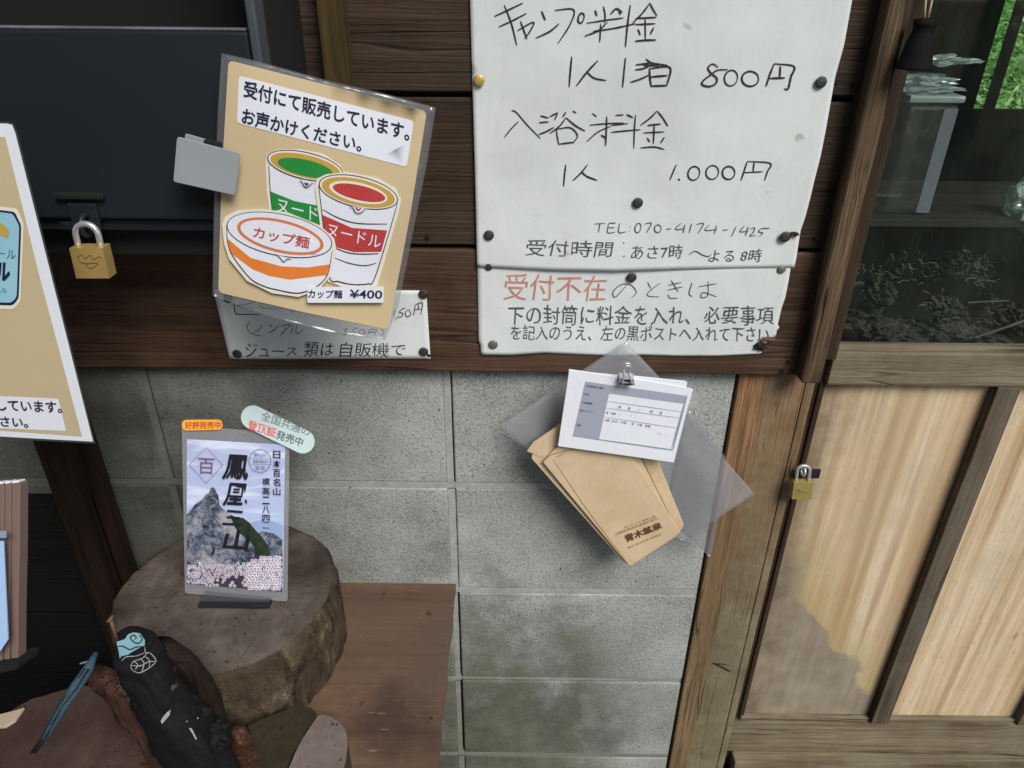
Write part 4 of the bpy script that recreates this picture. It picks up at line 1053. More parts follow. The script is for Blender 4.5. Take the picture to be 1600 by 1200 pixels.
L3 = [[(185, 460), (205, 468), (250, 520), (305, 576)], [(215, 505), (185, 535), (155, 572)],
 [(305, 482), (338, 491)], [(300, 511), (340, 507)], [(298, 560), (330, 548), (362, 530)], [(343, 487), (375, 470)], [(378, 468), (365, 500)], [(412, 466), (398, 488)], [(440, 462), (455, 470)], [(412, 490), (385, 525), (345, 556)], [(412, 490), (450, 522), (492, 546)],
 [(372, 540), (376, 570), (382, 602)], [(372, 538), (430, 532), (460, 565), (440, 596)], [(382, 600), (448, 592)],
 [(522, 472), (540, 486)], [(510, 521), (580, 515), (652, 512)], [(582, 485), (580, 545), (577, 608)], [(498, 590), (545, 550), (600, 525)], [(558, 562), (580, 576)], [(618, 480), (652, 478)], [(664, 476), (692, 490)], [(600, 551), (660, 545), (722, 540)], [(702, 478), (697, 545), (695, 618)], [(600, 522), (670, 514)],
 [(792, 462), (762, 492), (722, 522)], [(792, 462), (815, 490), (837, 526)], [(752, 522), (808, 516)], [(735, 553), (822, 549)], [(780, 520), (776, 600)], [(750, 574), (762, 592)], [(822, 572), (806, 596)], [(722, 616), (780, 612), (822, 622)]]
L4 = [[(411, 685), (406, 730), (402, 776)], [(502, 685), (475, 720), (440, 753)], [(474, 714), (500, 735), (542, 751)],
 [(872, 685), (858, 718), (845, 750)], [(880, 744), (886, 752)], ovl(945, 722, 24, 29, 20), ovl(1022, 718, 26, 29, 20), ovl(1090, 720, 26, 27, 10), [(1168, 672), (1155, 712), (1142, 751)], [(1168, 672), (1263, 680), (1252, 715), (1240, 752)], [(1196, 676), (1192, 716)], [(1152, 719), (1232, 715)]]
for Lx, ww in ((L1, 2.6), (L2[:14], 2.7), (L2[14:], 2.7), (L3, 2.3), (L4[:3], 2.4), (L4[3:], 2.4)):
    s4.strokes('handwriting', q4(Lx), ww, .0007, M_ink, n4)
q5 = lambda L: K(L, 2.6667, 730, 280)
TEL = [[(530, 186), (575, 184)], [(553, 185), (548, 222)], [(590, 183), (586, 222), (618, 220)], [(590, 183), (620, 182)], [(588, 202), (614, 201)], [(636, 182), (632, 221), (662, 219)], [(678, 196), (679, 199)], [(675, 214), (676, 217)],
 ovl(712, 203, 12, 20, 15), [(740, 186), (768, 184), (748, 222)], ovl(795, 206, 14, 16, 10), [(830, 208), (852, 206)], [(892, 182), (868, 208), (905, 206)], [(908, 188), (900, 224)], [(936, 184), (925, 224)], [(955, 188), (985, 185), (962, 226)], [(1010, 190), (992, 212), (1042, 210)], [(1040, 192), (1030, 228)], [(1065, 212), (1088, 210)],
 [(1122, 196), (1102, 238)], [(1155, 195), (1138, 218), (1172, 216)], [(1172, 198), (1160, 236)], [(1178, 208), (1198, 202), (1192, 222), (1178, 236), (1205, 234)], [(1225, 205), (1215, 218), (1232, 224), (1218, 238)], [(1225, 205), (1262, 204)]]
s4.strokes('handwriting', q5(TEL), 1.5, .0007, M_pen, n4)
s4.text('handwriting', '受付時間', [(821, 374), (957, 377), (956, 402), (820, 399)], .0007, M_pen, n4, -.004, .06)
s4.strokes('handwriting', q5([[(652, 262), (654, 268)], [(653, 318), (655, 323)]]), 2.2, .0007, M_pen, n4)
s4.text('handwriting', 'あさ7時', [(986, 383), (1066, 382), (1066, 404), (985, 405)], .0007, M_pen, n4, -.004, .06)
s4.strokes('handwriting', q5([[(925, 315), (950, 300), (980, 315), (1005, 322), (1018, 312)]]), 1.6, .0007, M_pen, n4)
s4.text('handwriting', 'よる 8時', [(1108, 390), (1190, 389), (1189, 409), (1107, 410)], .0007, M_pen, n4, -.004, .06)

# ---- tacks
def tack(x, y, Y, mat, label, r=.0058):
    t = thing('thumbtack', at(x, y, Y), label, 'thumbtack', 'thumbtacks holding the paper notices')
    bm = bmesh.new(); c = at(x, y, Y); rings = []
    for k, (rr, h) in enumerate([(1, 0), (1.0, .0004), (.93, .0009), (.7, .0014), (.35, .0017)]):
        rings.append([bm.verts.new(c+Vector((math.cos(j*.3927)*r*rr, -h, math.sin(j*.3927)*r*rr))) for j in range(16)])
    top = bm.verts.new(c+Vector((0, -.0018, 0)))
    for a, b in zip(rings, rings[1:]):
        for j in range(16): bm.faces.new((a[j], a[(j+1) % 16], b[(j+1) % 16], b[j]))
    for j in range(16): bm.faces.new((rings[-1][j], rings[-1][(j+1) % 16], top))
    bm.faces.new(rings[0][::-1])
    from_bm('tack_head', bm, mat, t, True)
    bm = bmesh.new(); bmesh.ops.create_cone(bm, cap_ends=True, segments=8, radius1=.0006, radius2=.0006, depth=.014, matrix=Matrix.Translation(c+Vector((0, .0071, 0))) @ Matrix.Rotation(R(90), 4, 'X'))
    from_bm('tack_pin', bm, M_steel, t)
tack(748.5, 125.5, -.0290, M_brass, 'shiny brass tack at the upper left edge of the large fee notice')
tack(1283, 128.5, -.0290, M_tack, 'dark tack at the upper right edge of the large fee notice')
tack(996.5, 317, -.0290, M_tack, 'dark tack in the middle of the large fee notice above the telephone number')
tack(764, 367.5, -.0290, M_tack, 'mottled tack at the lower left corner of the large fee notice')
tack(1227, 370, -.0290, M_tack, 'blackened tack by the tear at the lower right edge of the large fee notice', .0062)
tack(987, 433.5, -.0262, M_tack, 'dark tack at the top centre of the absence notice')
tack(770.5, 538.5, -.0262, M_tackg, 'greenish grey tack at the lower left corner of the absence notice')
tack(763.5, 416, -.0256, M_tack, 'tack half hidden under the lower left corner of the large fee notice', .0050)
tack(1221, 421, -.0256, M_tackg, 'faint grey tack half hidden under the lower right corner of the large fee notice', .0050)
tack(370.5, 553, -.0262, M_tack, 'dark tack at the lower left corner of the drink price notice')
tack(662, 549.5, -.0262, M_tack, 'dark tack at the lower right corner of the drink price notice')
tack(661.5, 459.5, -.0262, M_tack, 'dark tack at the upper right corner of the drink price notice')
tack(356, 466, -.0262, M_tack, 'dark tack at the upper left of the drink price notice beneath the noodle poster')
# torn scraps by the tear
tr = thing('charred_paper_scrap', at(1190, 542, -.027), 'brown curled scrap of torn paper at the lower right corner of the absence notice', 'paper scrap')
crinkle('scrap', at(1188, 541, -.0268), .0065, .0018, .0045, 2, M_nail, tr, 3, .8)
crinkle('scrap', at(1201, 530, -.0262), .008, .0014, .0028, 9, M_rust, tr, 3, .8)
tr = thing('torn_paper_flap', at(1240, 366, -.028), 'small dark curled flap of torn paper beside the blackened tack of the fee notice', 'paper scrap')
crinkle('scrap', at(1239, 366, -.0285), .0055, .0018, .0022, 4, M_nail, tr, 3, .8)

# ---- plastic sleeve, envelopes, forms, binder clip
n6 = thing('clear_plastic_sleeve', at(985, 550, -.031), 'limp clear plastic sleeve hanging cornerwise behind the envelopes and forms', 'plastic sleeve')
def d6(q): return .003*math.sin(q.x*14+q.z*9)+.0015*noise.noise(Vector((q.x*20, 0, q.z*20)))+.004*(.5-abs(noise.noise(Vector((q.x*16+q.z*9, 2, q.z*7)))))
s6 = Sheet((0, -.034, 0), NV, d6)
s6.grid('sleeve_front', [(978, 533), (1040, 600), (1100, 680), (1179, 772)], [(779, 666), (860, 735), (960, 800), (1069, 845)], M_sleeve, n6, 40, 30, .0003)
s6b = Sheet((0, -.0375, 0), NV, d6)
s6b.grid('sleeve_pocket', [(1075, 640), (1134, 714)], [(1040, 800), (1110, 872)], M_lam, n6, 12, 20, .0003, right=[(1134, 714), (1128, 790), (1110, 872)])
def envelope(name_label, pts, Y, seam, flap):
    t = thing('brown_envelope', at(*pts[-1], Y), name_label, 'envelope', 'brown envelopes clipped under the forms')
    pslab('envelope_body', rounded(pts, 3, 3), Y, .0022, M_kraft, t, .0006)
    s = Sheet((0, Y-.0001, 0), NV)
    md = flat('kraft_fold', lin(158, 122, 80), .85)
    for sm in seam: s.strokes('fold_line', [sm], 1.3, .0002, md, t, jit=.1)
    if flap: pslab('flap', flap, Y-.0008, .0006, M_kraft, t, .0002)
    return t, s
envelope('brown envelope rotated furthest to the right, at the back of the envelopes', [(905, 610), (1022, 705), (1069, 821), (1060, 834), (1010, 860), (880, 640)], -.045, [[(990, 690), (1050, 812)]], None)
envelope('brown envelope second from the back, its left edge showing below the others', [(846, 700), (873, 662), (990, 700), (1052, 838), (990, 878), (982, 885), (836, 722)], -.050, [[(852, 724), (980, 872)]], None)
envelope('brown envelope third in the bundle with rounded folded corner', [(830, 716), (838, 688), (880, 660), (995, 705), (1057, 838), (987, 883), (972, 876)], -.055, [[(843, 722), (976, 876)]], [(823, 705), (834, 690), (874, 668), (905, 680), (850, 716)])
ev, se = envelope('front brown envelope printed with dark brown Japanese stamp', [(848, 722), (868, 700), (920, 680), (987, 712), (1063, 832), (985, 884.5), (980, 881)], -.060, [[(864, 718), (920, 800), (981, 880)], [(848, 722), (861, 711), (880, 706), (915, 697)], [(868, 715), (883, 708)]], None)
se.text('lettering', '青木鉱泉', [(975, 836.5), (1032, 815), (1035.5, 825), (979, 848)], .0006, M_stamp, ev, .03)
se.text('lettering', '山梨県韮崎市清哲町青木', [(961, 833), (1027, 808), (1029, 811.5), (963, 837)], .0006, flat('faint_stamp', lin(150, 116, 78), .8), ev, 0)
se.text('lettering', '南アルプス 鳳凰山麓', [(975, 823), (1024, 805), (1025, 808), (976, 826)], .0006, flat('faint_stamp', lin(160, 126, 86), .8), ev, 0)
se.text('lettering', '電話 青木鉱泉 連絡所', [(980, 855), (1033, 833), (1034, 836), (981, 858)], .0006, flat('faint_stamp', lin(164, 130, 90), .8), ev, 0)

fm = [[(889, 577), (966, 588), (968, 585), (1071, 595.5), (1068, 640), (1044, 716), (872, 694)],
      [(893, 579), (1074, 597), (1072, 606), (1083, 608), (1050, 720), (878, 694)],
      [(889.5, 578.5), (965, 589), (990, 592), (1081.5, 607.5), (1053, 722.5), (872, 697)]]
lb = ['blank-edged paper form at the back of the clipped forms', 'white paper form in the middle of the clipped forms', 'front printed registration form with grey table, on top of the clipped forms']
for i, (pt, l) in enumerate(zip(fm, lb)):
    Y = -.066-.0014*i
    t = thing('paper_form', at(978, 590, Y), l, 'form', 'forms held by the binder clip')
    pslab('form_sheet', pt, Y, .0008, M_paper2, t)
    if i == 2: n7 = t; s7 = Sheet((0, Y, 0), NV)
qf = lambda P: [(x/3.3333+780, y/3.3333+540) for x, y in P]
for k, P in enumerate(([(450, 187), (980, 262), (965, 303), (572, 249)], [(450, 187), (573, 249), (520, 488), (385, 470)])):
    s7.poly('form_table', qf(P), .0004+.0002*k, M_formgrey, n7)
s7.strokes('form_rule', [qf(p) for p in ([(385, 470), (905, 546)], [(905, 546), (980, 262)], [(520, 488), (898, 541)], [(898, 541), (965, 303)])], 1.2, .0008, M_formline, n7, False, 0)
s7.strokes('form_rule', [qf(p) for p in ([(568, 290), (955, 345)], [(560, 325), (947, 378)], [(548, 372), (935, 430)])], .7, .0008, M_formline, n7, False, 0)
T7 = lambda b, x0, y0, x1, y1, h: s7.text('lettering', b, [qf([(x0, y0)])[0], qf([(x1, y1)])[0], qf([(x1-3, y1+h)])[0], qf([(x0-3, y0+h)])[0]], .0010, M_formtxt, n7, .01)
T7('宿泊料金封入用紙', 455, 203, 545, 215, 13); T7('氏名', 445, 245, 468, 249, 12); T7('利用期間', 435, 290, 485, 297, 12)
T7('車のナンバー', 425, 332, 492, 340, 12); T7('備考', 408, 408, 428, 411, 12)
T7('月　　日　　～　　　月　　日', 622, 312, 850, 345, 14); T7('車　台数　（　　　　）', 560, 343, 690, 360, 12)
T7('人数（大人・子供）　名　小型　普通', 550, 380, 790, 415, 12)

bc = thing('black_binder_clip', at(980, 600, -.072), 'small binder clip with silver loops gripping the forms and envelopes', 'binder clip')
qc = qf
bm = bmesh.new(); YC = -.078
P = [at(x, y, YC) for x, y in qc([(628, 168), (706, 172), (704, 207), (626, 203)])]
slab('clip_body', P, NV, .014, M_steel, bc, .0015)
pslab('clip_jaw', qc([(626, 196), (706, 200), (704, 208), (626, 205)]), YC-.0004, .016, M_blackdull, bc, .0006)
pslab('clip_jaw', qc([(636, 176), (698, 180), (690, 190), (642, 186)]), YC-.0006, .002, M_blackdull, bc, .0006)
tube('wire_handle', [at(*p, YC-.003) for p in qc(spline([(640, 205), (650, 150), (640, 120), (650, 97), (665, 92), (682, 98), (686, 120), (676, 150), (695, 205)], 4))], .0009, M_steel, bc)
tube('wire_handle', [at(*p, YC+.010) for p in qc(spline([(632, 180), (650, 140), (655, 110), (668, 104), (680, 112), (682, 140), (700, 180)], 4))], .0009, M_steel, bc)

# ---- black bell hanging in front of the glass
bl = thing('black_hanging_bell', at(1436, 40, -.06), 'black bell shaped iron weight hanging in front of the jamb at upper right', 'bell')
YL = -.06
def lathe(name, prof, c, mat, parent, n=24, sq=1, lean=(0, 0)):
    vs, fs = [], []
    for r_, z_ in prof:
        for j in range(n):
            u = 2*math.pi*j/n; vs.append(Vector((c.x+lean[0]*z_+r_*math.cos(u), c.y+r_*sq*math.sin(u), c.z+z_)))
    for i in range(len(prof)-1):
        for j in range(n): fs.append((i*n+j, i*n+(j+1) % n, (i+1)*n+(j+1) % n, (i+1)*n+j))
    fs += [tuple(range(n))[::-1], tuple((len(prof)-1)*n+j for j in range(n))]
    return mesh(name, vs, fs, mat, parent, True)
c = at(1427, 108, YL); tp = at(1446, 30, YL); H = tp.z-c.z
lathe('bell_body', [(.0165, 0), (.0175, .001), (.0165, .003), (.0145, H*.3), (.0125, H*.55), (.0098, H*.72), (.0096, H*.86), (.0104, H*.88), (.0104, H), (.004, H+.001)], c, M_blackplastic, bl, 24, .8)
tube('hanging_cord', [at(1449, 30, YL), at(1455, 5, YL-.001), at(1461, -30, YL), at(1468, -60, YL)], .0012, M_kraft, bl)
tube('hanging_cord', [at(1444, 30, YL), at(1446, 5, YL-.001), at(1449, -30, YL), at(1452, -60, YL)], .0010, M_kraft, bl)

# ================================================================ lower left
TZ = at(712, 912, -.001).z
bt = thing('wooden_bench', (-.3, -.2, 0), 'reddish brown wooden bench top against the block wall carrying the log slice', 'bench')
bx0, bx1 = atz(235, 1000, TZ).x, at(712, 912, 0).x
def bench_top():
    vs, fs = [], []; n = 60
    for i in range(n+1):
        y = -.0015-.60*i/n; e = noise.noise(Vector((y*20, 3, 0)))*.0022+noise.noise(Vector((y*70, 1, 0)))*.0008
        vs += [(bx0, y, TZ), (bx1+e, y, TZ), (bx1+e+.0006, y, TZ-.001), (bx1+e, y, TZ-.015), (bx0, y, TZ-.015)]
    for i in range(n):
        for k in range(5): fs.append((i*5+k, i*5+(k+1) % 5, (i+1)*5+(k+1) % 5, (i+1)*5+k))
    fs += [(0, 1, 2, 3, 4), tuple(n*5+k for k in range(5))[::-1]]
    bm = bmesh.new(); V = [bm.verts.new(v) for v in vs]
    for f in fs: bm.faces.new([V[i] for i in f])
    from_bm('bench_board', bm, M_bench, bt)
bench_top()
for x, y in ((bx0+.03, -.06), (bx1-.10, -.06), (bx0+.03, -.55), (bx1-.10, -.55)):
    box('leg', x-.02, x+.02, y-.02, y+.02, 0, TZ-.0152, M_leg, bt, .002)

# log slice
c0 = atz(374, 1016, TZ)
lgR = .140; LH = .112
M_end = endgrain('weathered_log_end_grain', lin(60, 52, 46), lin(92, 82, 75), lin(122, 112, 104), (c0.x+.01, c0.y, TZ+LH), 300, lin(34, 28, 22))
lg = thing('log_slice', (c0.x, c0.y, TZ), 'thick round log slice with flaking bark standing on the bench', 'log')
def log_mesh(c, rad, h, seed, parent, mtop, mside, taper=1.0, n=200, rough=.05, rings=34):
    vs, fs = [], []
    def rr(u, z):
        d = Vector((math.cos(u)*1.3, math.sin(u)*1.3, seed))
        return rad*(1+rough*noise.noise(d)+.020*noise.noise(Vector((math.cos(u)*7, math.sin(u)*7, z*5+seed)))+.014*noise.noise(Vector((math.cos(u)*20, math.sin(u)*20, z*20)))+.009*abs(noise.noise(Vector((math.cos(u)*34, math.sin(u)*34, z*70+seed)))))
    for i in range(rings+1):
        t = i/rings; k = 1-(1-taper)*t
        rb = 1-.02*(max(0, t-.93)/.07)
        for j in range(n):
            u = 2*math.pi*j/n; r_ = rr(u, t*h)*k*rb; vs.append(Vector((c.x+r_*math.cos(u), c.y+r_*math.sin(u), c.z+h*t)))
    for i in range(rings):
        for j in range(n): fs.append((i*n+j, i*n+(j+1) % n, (i+1)*n+(j+1) % n, (i+1)*n+j))
    mesh('bark', vs, fs, mside, parent, True)
    # end grain face in concentric rings
    vs, fs = [], []; m = 12
    for i in range(m+1):
        k = i/m
        for j in range(n):
            u = 2*math.pi*j/n; r_ = rr(u, h)*taper*.98*k; z_ = c.z+h+.0006*noise.noise(Vector((r_*math.cos(u)*40, r_*math.sin(u)*40, seed)))-(0 if i < m else .0012)
            vs.append(Vector((c.x+r_*math.cos(u), c.y+r_*math.sin(u), z_)))
    for i in range(m):
        for j in range(n): fs.append((i*n+j, i*n+(j+1) % n, (i+1)*n+(j+1) % n, (i+1)*n+j))
    mesh('cut_face', vs, fs, mtop, parent, True)
log_mesh(c0, lgR, LH, 1.7, lg, M_end, M_bark, .985)
TOPZ = TZ+LH

# display card on the log
n8 = thing('mountain_badge_display_card', atz(370, 935, TOPZ), 'plastic sleeved mountain picture card standing upright on the log slice', 'display card')
nb = Vector((0, -math.cos(R(24)), math.sin(R(24))))
pb = atz(375, 938, TOPZ+.002)
s8 = Sheet(pb+nb*.002, nb)
so = s8
def spoly(nm, px, off, m): return s8.poly(nm, px, off, m, n8)
def sslab(nm, px, off, th, m, bev=0): return slab(nm, [s8.pt(x, y, off) for x, y in px], nb, th, m, n8, bev)
sslab('clear_sleeve', rounded([(284, 664), (452, 678), (449, 940), (289, 927)], 4), .0000, .0012, M_sleeve)
g = G('printed_sky'); hh = g.sep(); n_ = g.noise(g.mapv((1, 1, 5), rot=(0, .25, 0)), 14, 6, .55, .6)
M_skyp = g.out(g.mix(g.mr(n_, .48, .66, 0, .8), g.ramp(g.mr(hh[2], TOPZ+.05, TOPZ+.19), [(0, lin(176, 192, 226)), (1, lin(170, 178, 214))]), lin(222, 228, 244)), .35, None, .5)
card = [(292, 686), (445.5, 695), (442, 925), (291.5, 912.5)]
spoly('picture_sheet', card, .0006, M_skyp)
qd = lambda P: [(x/3.3333+260, y/3.3333+620) for x, y in P]
g = G('printed_rock'); n_ = g.noise(g.co, 120, 8, .75, 1.2); n2_ = g.noise(g.co, 25, 4, .6)
M_rockp = g.out(g.mix(g.mr(n2_, .5, .62, 0, .55), g.ramp(n_, [(.38, lin(22, 27, 40)), (.48, lin(72, 80, 98)), (.58, lin(120, 126, 142)), (.70, lin(186, 186, 196))]), lin(190, 186, 190)), .4, None, .5)
g = G('printed_slope'); n_ = g.noise(g.co, 120, 6, .7)
M_slopep = g.out(g.ramp(n_, [(.35, lin(24, 34, 28)), (.65, lin(48, 62, 44))]), .4, None, .5)
spoly('picture_shape', qd([(430, 655), (500, 640), (560, 650), (607, 670), (606, 760), (430, 760)]), .0009, flat('printed_far_hill', lin(146, 164, 204), .4))
spoly('picture_shape', qd([(440, 730), (500, 700), (560, 712), (606, 745), (606, 860), (440, 860)]), .0012, M_rockp)
spoly('picture_shape', qd([(330, 612), (365, 628), (398, 630), (432, 655), (462, 692), (500, 732), (532, 780), (552, 850), (400, 870)]), .0015, M_slopep)
spoly('picture_shape', qd([(106, 615), (125, 590), (150, 560), (185, 535), (205, 510), (222, 500), (230, 478), (240, 470), (252, 478), (262, 500), (272, 515), (275, 560), (290, 580), (305, 590), (322, 606), (340, 640), (356, 680), (385, 715), (420, 742), (448, 768), (462, 810), (458, 870), (400, 900), (106, 900)]), .0018, M_rockp)
# blossom band
def blossoms():
    rr = random.Random(11); vs, fs = [], []; vs2, fs2 = [], []
    k = 0
    def zone(x): return 868 if x < 400 else 868-(x-400)*.45
    spots = [(108+17.5*c_+(8.5 if r_ % 2 else 0)+rr.uniform(-3, 3), 838+14.5*r_+rr.uniform(-3, 3)) for r_ in range(13) for c_ in range(30)]
    for i, (x, y) in enumerate(spots):
        if x > 600 or y < zone(x)+rr.uniform(-4, 14) or y > 982+(x-106)*.075-8: continue
        if 250 < x < 400 and y > 940 and rr.random() < .7: continue
        big = 1.0 if x > 420 else .8
        rad = (9+3.5*rr.random())*big; a0 = rr.uniform(0, 6.28); off = .0022+.0000035*k; k += 1
        for p in range(5):
            a = a0+p*1.2566; pts = []
            for (rad_, da) in ((.16, 0), (.7, -.42), (1., -.24), (.88, 0), (1., .24), (.7, .42)):
                pts.append((x+rad*rad_*math.cos(a+da), y+rad*rad_*math.sin(a+da)))
            b_i = len(vs)
            for pp in qd(pts):
                pp = (min(max(pp[0], 292), 441.5), pp[1]); vs.append(s8.pt(pp[0], pp[1], off))
            fs.append(tuple(range(b_i, b_i+6)))
    o = mesh('printed_blossoms', vs, fs, flat('printed_blossom', lin(236, 226, 240), .4, var=.06, bscale=500), n8); o['kind'] = 'stuff'
spoly('picture_shape', qd([(106, 868), (240, 880), (400, 875), (440, 840), (606, 828), (605, 1016), (106, 974)]), .0021, flat('printed_pink_shade', lin(58, 50, 66), .5, var=.3, bscale=500))
blossoms()
T8 = lambda b, P, m, bold=0, off=.0045, wb=0: s8.text('lettering', b, qd(P), off, m, n8, bold, wb)
def V8(chars, x0, x1, y0, y1, m, bold):
    n = len(chars); h = (y1-y0)/n
    for i, ch in enumerate(chars):
        pad = h*.09; yy0, yy1 = y0+h*i+pad, y0+h*(i+1)-pad
        if ch in '一': yy0, yy1 = y0+h*i+h*.3, y0+h*(i+1)-h*.3
        T8(ch, [(x0, yy0), (x1, yy0+2), (x1, yy1+2), (x0, yy1)], m, bold)
for ch, (a, b, c_, d_) in zip('鳳凰三山', ((290, 300, 425, 430), (293, 448, 420, 568), (292, 590, 395, 668), (290, 692, 425, 798))):
    T8(ch, [(a+14, b-4), (c_, b+6), (c_-8, d_+4), (a, d_-4)], M_brush, .020, .0045, .05)
V8('日本百名山', 556, 594, 276, 516, M_brush, .012)
V8('標高二八四一', 500, 538, 418, 706, M_brush, .012)
s8.strokes('print_frame', [qd([(208, 262), (294, 355), (206, 450), (118, 352), (208, 262)])], .8, .0045, M_pinktxt, n8, False, 0)
T8('百', [(165, 318), (252, 322), (246, 403), (166, 400)], M_pinktxt, -.004)
s8.strokes('print_frame', [qd(ell(487, 333, 57, 60, 0, 40)+[ell(487, 333, 57, 60, 0, 40)[0]])], .8, .0045, M_badgetxt, n8, False, 0, True)
s8.strokes('print_frame', [qd([(432, 318), (543, 322)]), qd([(432, 350), (543, 354)])], .5, .0045, M_badgetxt, n8, False, 0)
T8('御山印', [(455, 292), (522, 294), (522, 312), (455, 310)], M_badgetxt); T8('2840m', [(450, 328), (525, 330), (525, 344), (450, 342)], M_badgetxt); T8('登頂', [(462, 360), (512, 361), (512, 380), (462, 379)], M_badgetxt)
sslab('orange_sticker', rounded([(284, 656), (347, 655.5), (348, 671.5), (284.5, 673)], 8), .0035, .0008, M_orangest)
s8.text('lettering', '好評発売中', [(289, 659), (345, 658.5), (345, 669.5), (289, 670.5)], .0040, M_stred, n8, .02)
P = []
ax, ay, bx_, by_ = 395, 652, 473, 690; an = math.atan2(by_-ay, bx_-ax)
P += [(bx_+18.5*math.cos(an+R(t)), by_+18.5*math.sin(an+R(t))) for t in range(-90, 91, 12)]
P += [(ax+18.5*math.cos(an+R(t)), ay+18.5*math.sin(an+R(t))) for t in range(90, 271, 12)]
sslab('oval_badge', P, .0055, .001, M_badge)
s8.text('lettering', '全国共通の', [(410.5, 641.5), (486, 669), (482, 682), (407, 656)], .0060, M_badgetxt, n8, 0)
s8.text('lettering', '登頂証', [(389, 655.5), (433, 669.5), (430, 684), (386, 670)], .0060, M_badgered, n8, .02)
s8.text('lettering', '発売中', [(434, 671.5), (475, 685), (471.5, 698.5), (430, 685.5)], .0060, M_badgetxt, n8, .015)
f0 = atz(372, 946, TOPZ)
from_bm('stand_foot', bm_box(f0.x-.048, f0.x+.042, f0.y-.006, f0.y+.045, TOPZ+.0005, TOPZ+.005, .001, 2), flat('smoky_acrylic_foot', lin(40, 40, 44), .15), n8)
sslab('stand_lip', [(320, 924), (422, 934), (419, 946), (312, 940)], .004, .002, M_acryl)

# ---- firewood pieces at the bottom
M_wood_red = wood('reddish_split_wood', lin(34, 20, 14), lin(74, 46, 32), lin(122, 84, 58), 'Z', 2, .2, None, .8, .9, .8)
M_endg = endgrain('grey_firewood_end', lin(92, 80, 74), lin(118, 106, 100), lin(134, 122, 116), tuple(atz(490, 1180, TZ+.07)), 420)
M_endd = endgrain('dark_firewood_end', lin(30, 28, 18), lin(50, 46, 32), lin(66, 58, 42), tuple(atz(440, 1160, TZ+.07)), 420)
def prism(name, label, px, z1, z0, mtop, mside, cat='firewood', grp='split firewood standing in front of the log slice'):
    P = [atz(x, y, z1) for x, y in px]; c = sum(P, Vector())/len(P)
    t = thing(name, (c.x, c.y, z0), label, cat, grp)
    vs = [p for p in P]+[Vector((p.x, p.y, z0)) for p in P]; n = len(P)
    vs2 = []; fs2 = []; m = 8
    for k in range(m+1):
        zz = z1+(z0-z1)*k/m
        for j, p in enumerate(P):
            e = noise.noise_vector(Vector((p.x*60, p.y*60, zz*30)))*.0012 if 0 < k < m else Vector((0, 0, 0)); vs2.append(Vector((p.x+e.x, p.y+e.y, zz)))
    for k in range(m):
        for j in range(n): fs2.append((k*n+j, (k+1)*n+j, (k+1)*n+(j+1) % n, k*n+(j+1) % n))
    mesh('split_side', vs2, fs2, mside, t)
    mesh('cut_end', [p+Vector((0, 0, .0004)) for p in P], [tuple(range(n))], mtop, t)
    return t
prism('split_firewood', 'split firewood piece with pale grey rounded end, in front of the bench log', spline([(497, 1119), (503, 1117), (520, 1122), (538, 1138), (543, 1160), (540, 1190), (528, 1225), (500, 1235), (452, 1215), (456, 1190), (470, 1160), (485, 1136), (497, 1119)], 4)[:-1], TZ+.05, TZ+.0005, M_endg, M_bark)
prism('split_firewood', 'dark olive firewood wedge between log slice and pale grey piece', spline([(388, 1134), (425, 1118), (462, 1105), (484, 1106), (494, 1115)], 3)+[(452, 1186), (440, 1230), (406, 1225)], TZ+.05, TZ+.0005, M_endd, M_bark)
prism('split_firewood', 'narrow reddish splinter of firewood left of the dark wedge', [(380, 1130), (392, 1145), (404, 1185), (410, 1230), (356, 1230), (350, 1180), (356, 1160), (370, 1140)], TZ+.055, TZ+.0005, M_wood_red, M_wood_red)
prism('split_firewood', 'dark reddish brown wood chunk behind the black pouch, against the log slice', [(250, 1010), (277, 995), (300, 1020), (326, 1052), (350, 1105), (345, 1160), (320, 1180), (280, 1100)], TZ+.075, TZ+.0005, M_wood_red, M_wood_red)

# ---- large stump at the lower left
cs = atz(80, 1215, TZ+.02); eS = atz(262, 1215, TZ+.02); rS = eS.x-cs.x
st = thing('large_tree_stump', (cs.x, cs.y, 0), 'large upright tree stump with splintered reddish rim in the lower left corner', 'stump')
M_stump = endgrain('reddish_stump_face', lin(62, 46, 42), lin(88, 68, 62), lin(108, 86, 78), (cs.x, cs.y, TZ+.02), 200, lin(60, 44, 40))
log_mesh(Vector((cs.x, cs.y, 0)), rS, TZ+.02, 4.2, st, M_stump, M_bark, .99, 120, .07, 30)
vs, fs = [], []; rs = random.Random(8)
for k in range(190):      # splinters along the broken rim
    u = R(rs.uniform(-12, 78)); r_ = rS*rs.uniform(.72, .98); p = Vector((cs.x+r_*math.cos(u), cs.y+r_*math.sin(u), TZ+.0195))
    d = Vector((math.cos(u+rs.uniform(-.6, .6)), math.sin(u+rs.uniform(-.6, .6)), rs.uniform(.05, .5))); ln = rs.uniform(.006, .024); w_ = rs.uniform(.0008, .0030); s = Vector((-d.y, d.x, 0))
    k0 = len(vs); vs += [p-s*w_, p+s*w_, p+Vector((0, 0, w_*1.5)), p+d*ln]; fs += [(k0, k0+1, k0+3), (k0+1, k0+2, k0+3), (k0+2, k0, k0+3), (k0, k0+2, k0+1)]
o = mesh('rim_splinters', vs, fs, M_wood_red, st); o['kind'] = 'stuff'
ch = thing('pale_wood_chip', atz(15, 1120, TZ+.023), 'pale flat wood chip lying on the reddish stump at the left edge', 'wood chip')
slab('chip', [atz(x, y, TZ+.026) for x, y in [(-6, 1117), (18, 1111), (38, 1105), (24, 1125), (8, 1135), (-8, 1136)]], Vector((0, 0, 1)), .004, flat('pale_wood', lin(196, 178, 156), .8, bump=.4), ch, .0008)

